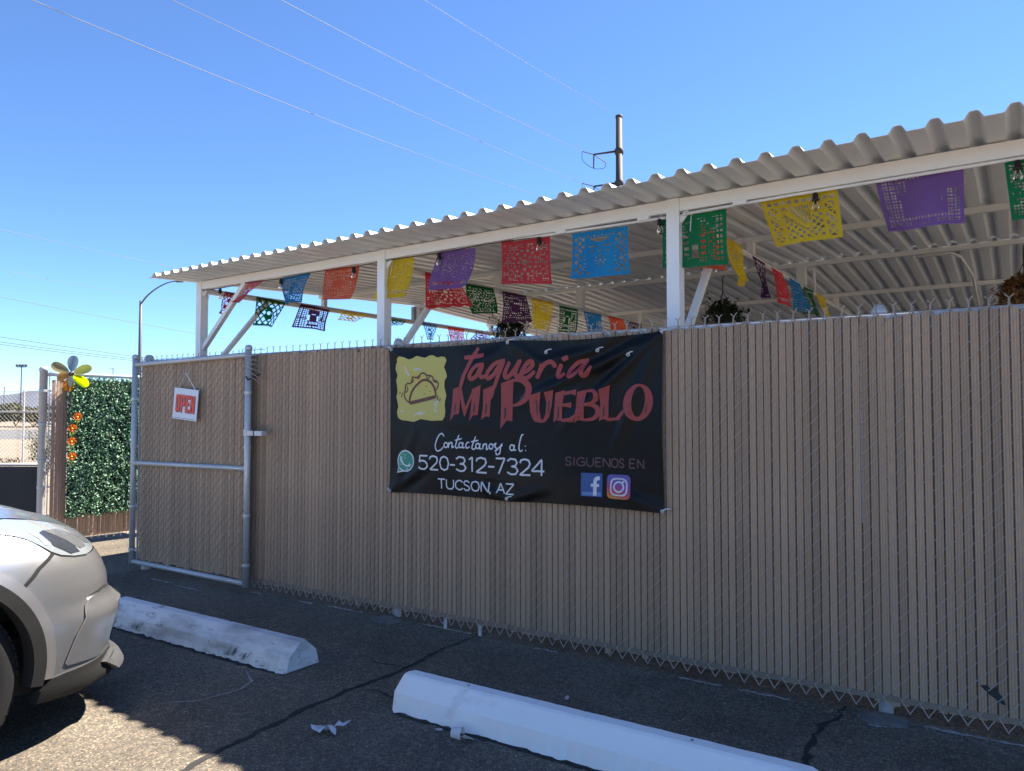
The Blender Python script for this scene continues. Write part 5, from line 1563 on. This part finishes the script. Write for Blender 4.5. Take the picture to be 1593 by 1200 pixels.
# steel transmission pole
RUST = M('weathering_steel', (.040, .031, .034), .7, 0, var=(2, .3, .7), col2=(.052, .04, .042))
PX, PY = -22.12, 50.26
tp = empty('power_pole', (PX, PY, 0))
tag(tp, 'dark weathered steel power pole rising behind the roof', 'power pole')
MB().tube([(0, 0, 0), (0, 0, 23.7)], [.42, .23], 14).build('pole', RUST, tp, True)
MB().lathe([(.20, 23.45), (.27, 23.5), (.27, 23.68), (.20, 23.72), (.0005, 23.72)], (0, 0, 0), 14).build('pole_cap', RUST, tp, True)
armv = Vector((-1.62, -1.0))
ARMS = []
for z in (20.95, 18.52, 16.1):
    MB().lathe([(.26, z - .24), (.33, z - .19), (.33, z + .19), (.26, z + .24)], (0, 0, 0), 14).build('collar', RUST, tp, True)
    a = MB().tube([(0, 0, z + .05), (armv.x, armv.y, z - .22)], [.10, .06], 8).build('arm', RUST, tp, True)
    MB().tube([(armv.x, armv.y, z - .2), (armv.x - .02, armv.y, z - 1.25)], .05, 6).build('post_insulator', RUST, a)
    MB().tube([(armv.x, armv.y, z - .22), (armv.x - .75, armv.y - .45, z + .02)], .035, 6).build('insulator', RUST, a)
    MB().tube([(armv.x, armv.y, z - .22), (armv.x + .62, armv.y + .75, z - .72)], .035, 6).build('insulator', RUST, a)
    MB().tube(smooth_path([(armv.x - .75, armv.y - .45, z + .02), (armv.x - .7, armv.y - .42, z - .7), (armv.x - .02, armv.y, z - 1.28), (armv.x + .55, armv.y + .68, z - 1.15), (armv.x + .62, armv.y + .75, z - .72)], 4), .02, 5).build('jumper_wire', RUST, a)
    ARMS.append((PX + armv.x - .75, PY + armv.y - .45, z + .02))
CABLE = M('aluminium_cable', (.15, .155, .165), .6, .0)
CABD = M('dark_cable', (.06, .06, .065), .6)
def wire(a, e, sagz, r, label, mat, group, ext=1.0, n=40):
    a, e = Vector(a), Vector(e)
    e = a + (e - a) * ext
    pts = []
    for i in range(n + 1):
        t = i / n
        p = (e - a) * t
        p.z -= 4 * sagz * t * (1 - t)
        pts.append(p)
    o = MB().tube(pts, r, 5).build('power_line', mat, None, True, a)
    tag(o, label, 'power line', group)
GU = 'overhead lines to the power pole'
wire((PX - .3, PY - .3, 23.85), (-24.37, 30.99, 23.95), .5, .0105, 'topmost thin overhead line reaching the head of the power pole', CABLE, GU, 2.2)
wire(ARMS[0], (-25.71, 22.62, 20.3), .55, .013, 'overhead line reaching the upper arm of the power pole', CABLE, GU, 1.8)
wire(ARMS[1], (-27.56, 18.56, 18.9), .6, .013, 'overhead line reaching the arm just above the roof edge', CABLE, GU, 1.6)
wire((-27.65, 46.93, 17.76), (-27.38, 12.88, 16.25), .65, .0145, 'lowest of the four overhead lines above the roof', CABLE, GU, 1.5)
GL = 'distant overhead lines at the left'
LW = [((-101.01, 41.84, 24.0), (-101.42, 65.26, 23.3), CABLE, .030, 'highest of the distant overhead lines at the left'),
      ((-101.1, 41.99, 19.0), (-106.42, 62.28, 19.2), CABLE, .022, 'second highest of the distant overhead lines at the left'),
      ((-101.17, 42.1, 15.68), (-97.52, 68.16, 13.06), CABLE, .030, 'third of the distant overhead lines, passing the lamp pole'),
      ((-101.26, 42.25, 10.75), (-96.79, 68.82, 8.3), CABD, .032, 'fourth of the distant overhead lines, uppermost of three close ones'),
      ((-101.27, 42.26, 10.14), (-106.2, 62.84, 9.48), CABD, .038, 'fifth of the distant overhead lines, middle of three close ones'),
      ((-101.28, 42.27, 9.82), (-106.2, 62.85, 9.19), CABD, .038, 'lowest of the distant overhead lines, just above the pinwheel')]
for a, e, mt, r, lb in LW:
    a_, e_ = Vector(a), Vector(e)
    s = a_ - (e_ - a_) * .4
    wire(s, e_, .25, r, lb, mt, GL, 1.35, 24)

# mountain ridge on the horizon
mb = MB()
n = 90
rnd = random.Random(12)
dirv = Vector((-6558, 2957)).normalized()
side = Vector((.846, .533))
prof = []
for i in range(n + 1):
    s = -4200 + 8400 * i / n
    hgt = 70 + 95 * exp(-((s + 60) / 330) ** 2) + 60 * exp(-((s - 900) / 700) ** 2) + 70 * exp(-((s + 1500) / 600) ** 2) + 14 * sin(s / 110) + 8 * sin(s / 47 + 1) + rnd.uniform(-5, 5)
    prof.append((s, hgt))
rows = ((-900, 0), (-500, .35), (-220, .72), (0, 1.0), (600, .5), (1200, 0))
c0 = Vector((-6558, 2957))
v = []
for dd, k in rows:
    for i, (s, hgt) in enumerate(prof):
        p = c0 + side * s + dirv * (dd + 60 * sin(s / 160) * (0 < k < 1))
        v.append((p.x, p.y, hgt * k * (1 + .12 * sin(s / 70 + dd) * (k < 1)) - .5))
m_ = n + 1
mb.add(v, [(j * m_ + i, j * m_ + i + 1, (j + 1) * m_ + i + 1, (j + 1) * m_ + i) for j in range(len(rows) - 1) for i in range(n)])
structure(mb.build('mountain_ridge', M('mountain_haze_blue', (.085, .095, .125), .95, 0, var=(.004, .3, .7), col2=(.065, .073, .10)), None, True))  # distance haze is put into the blue tint of the rock
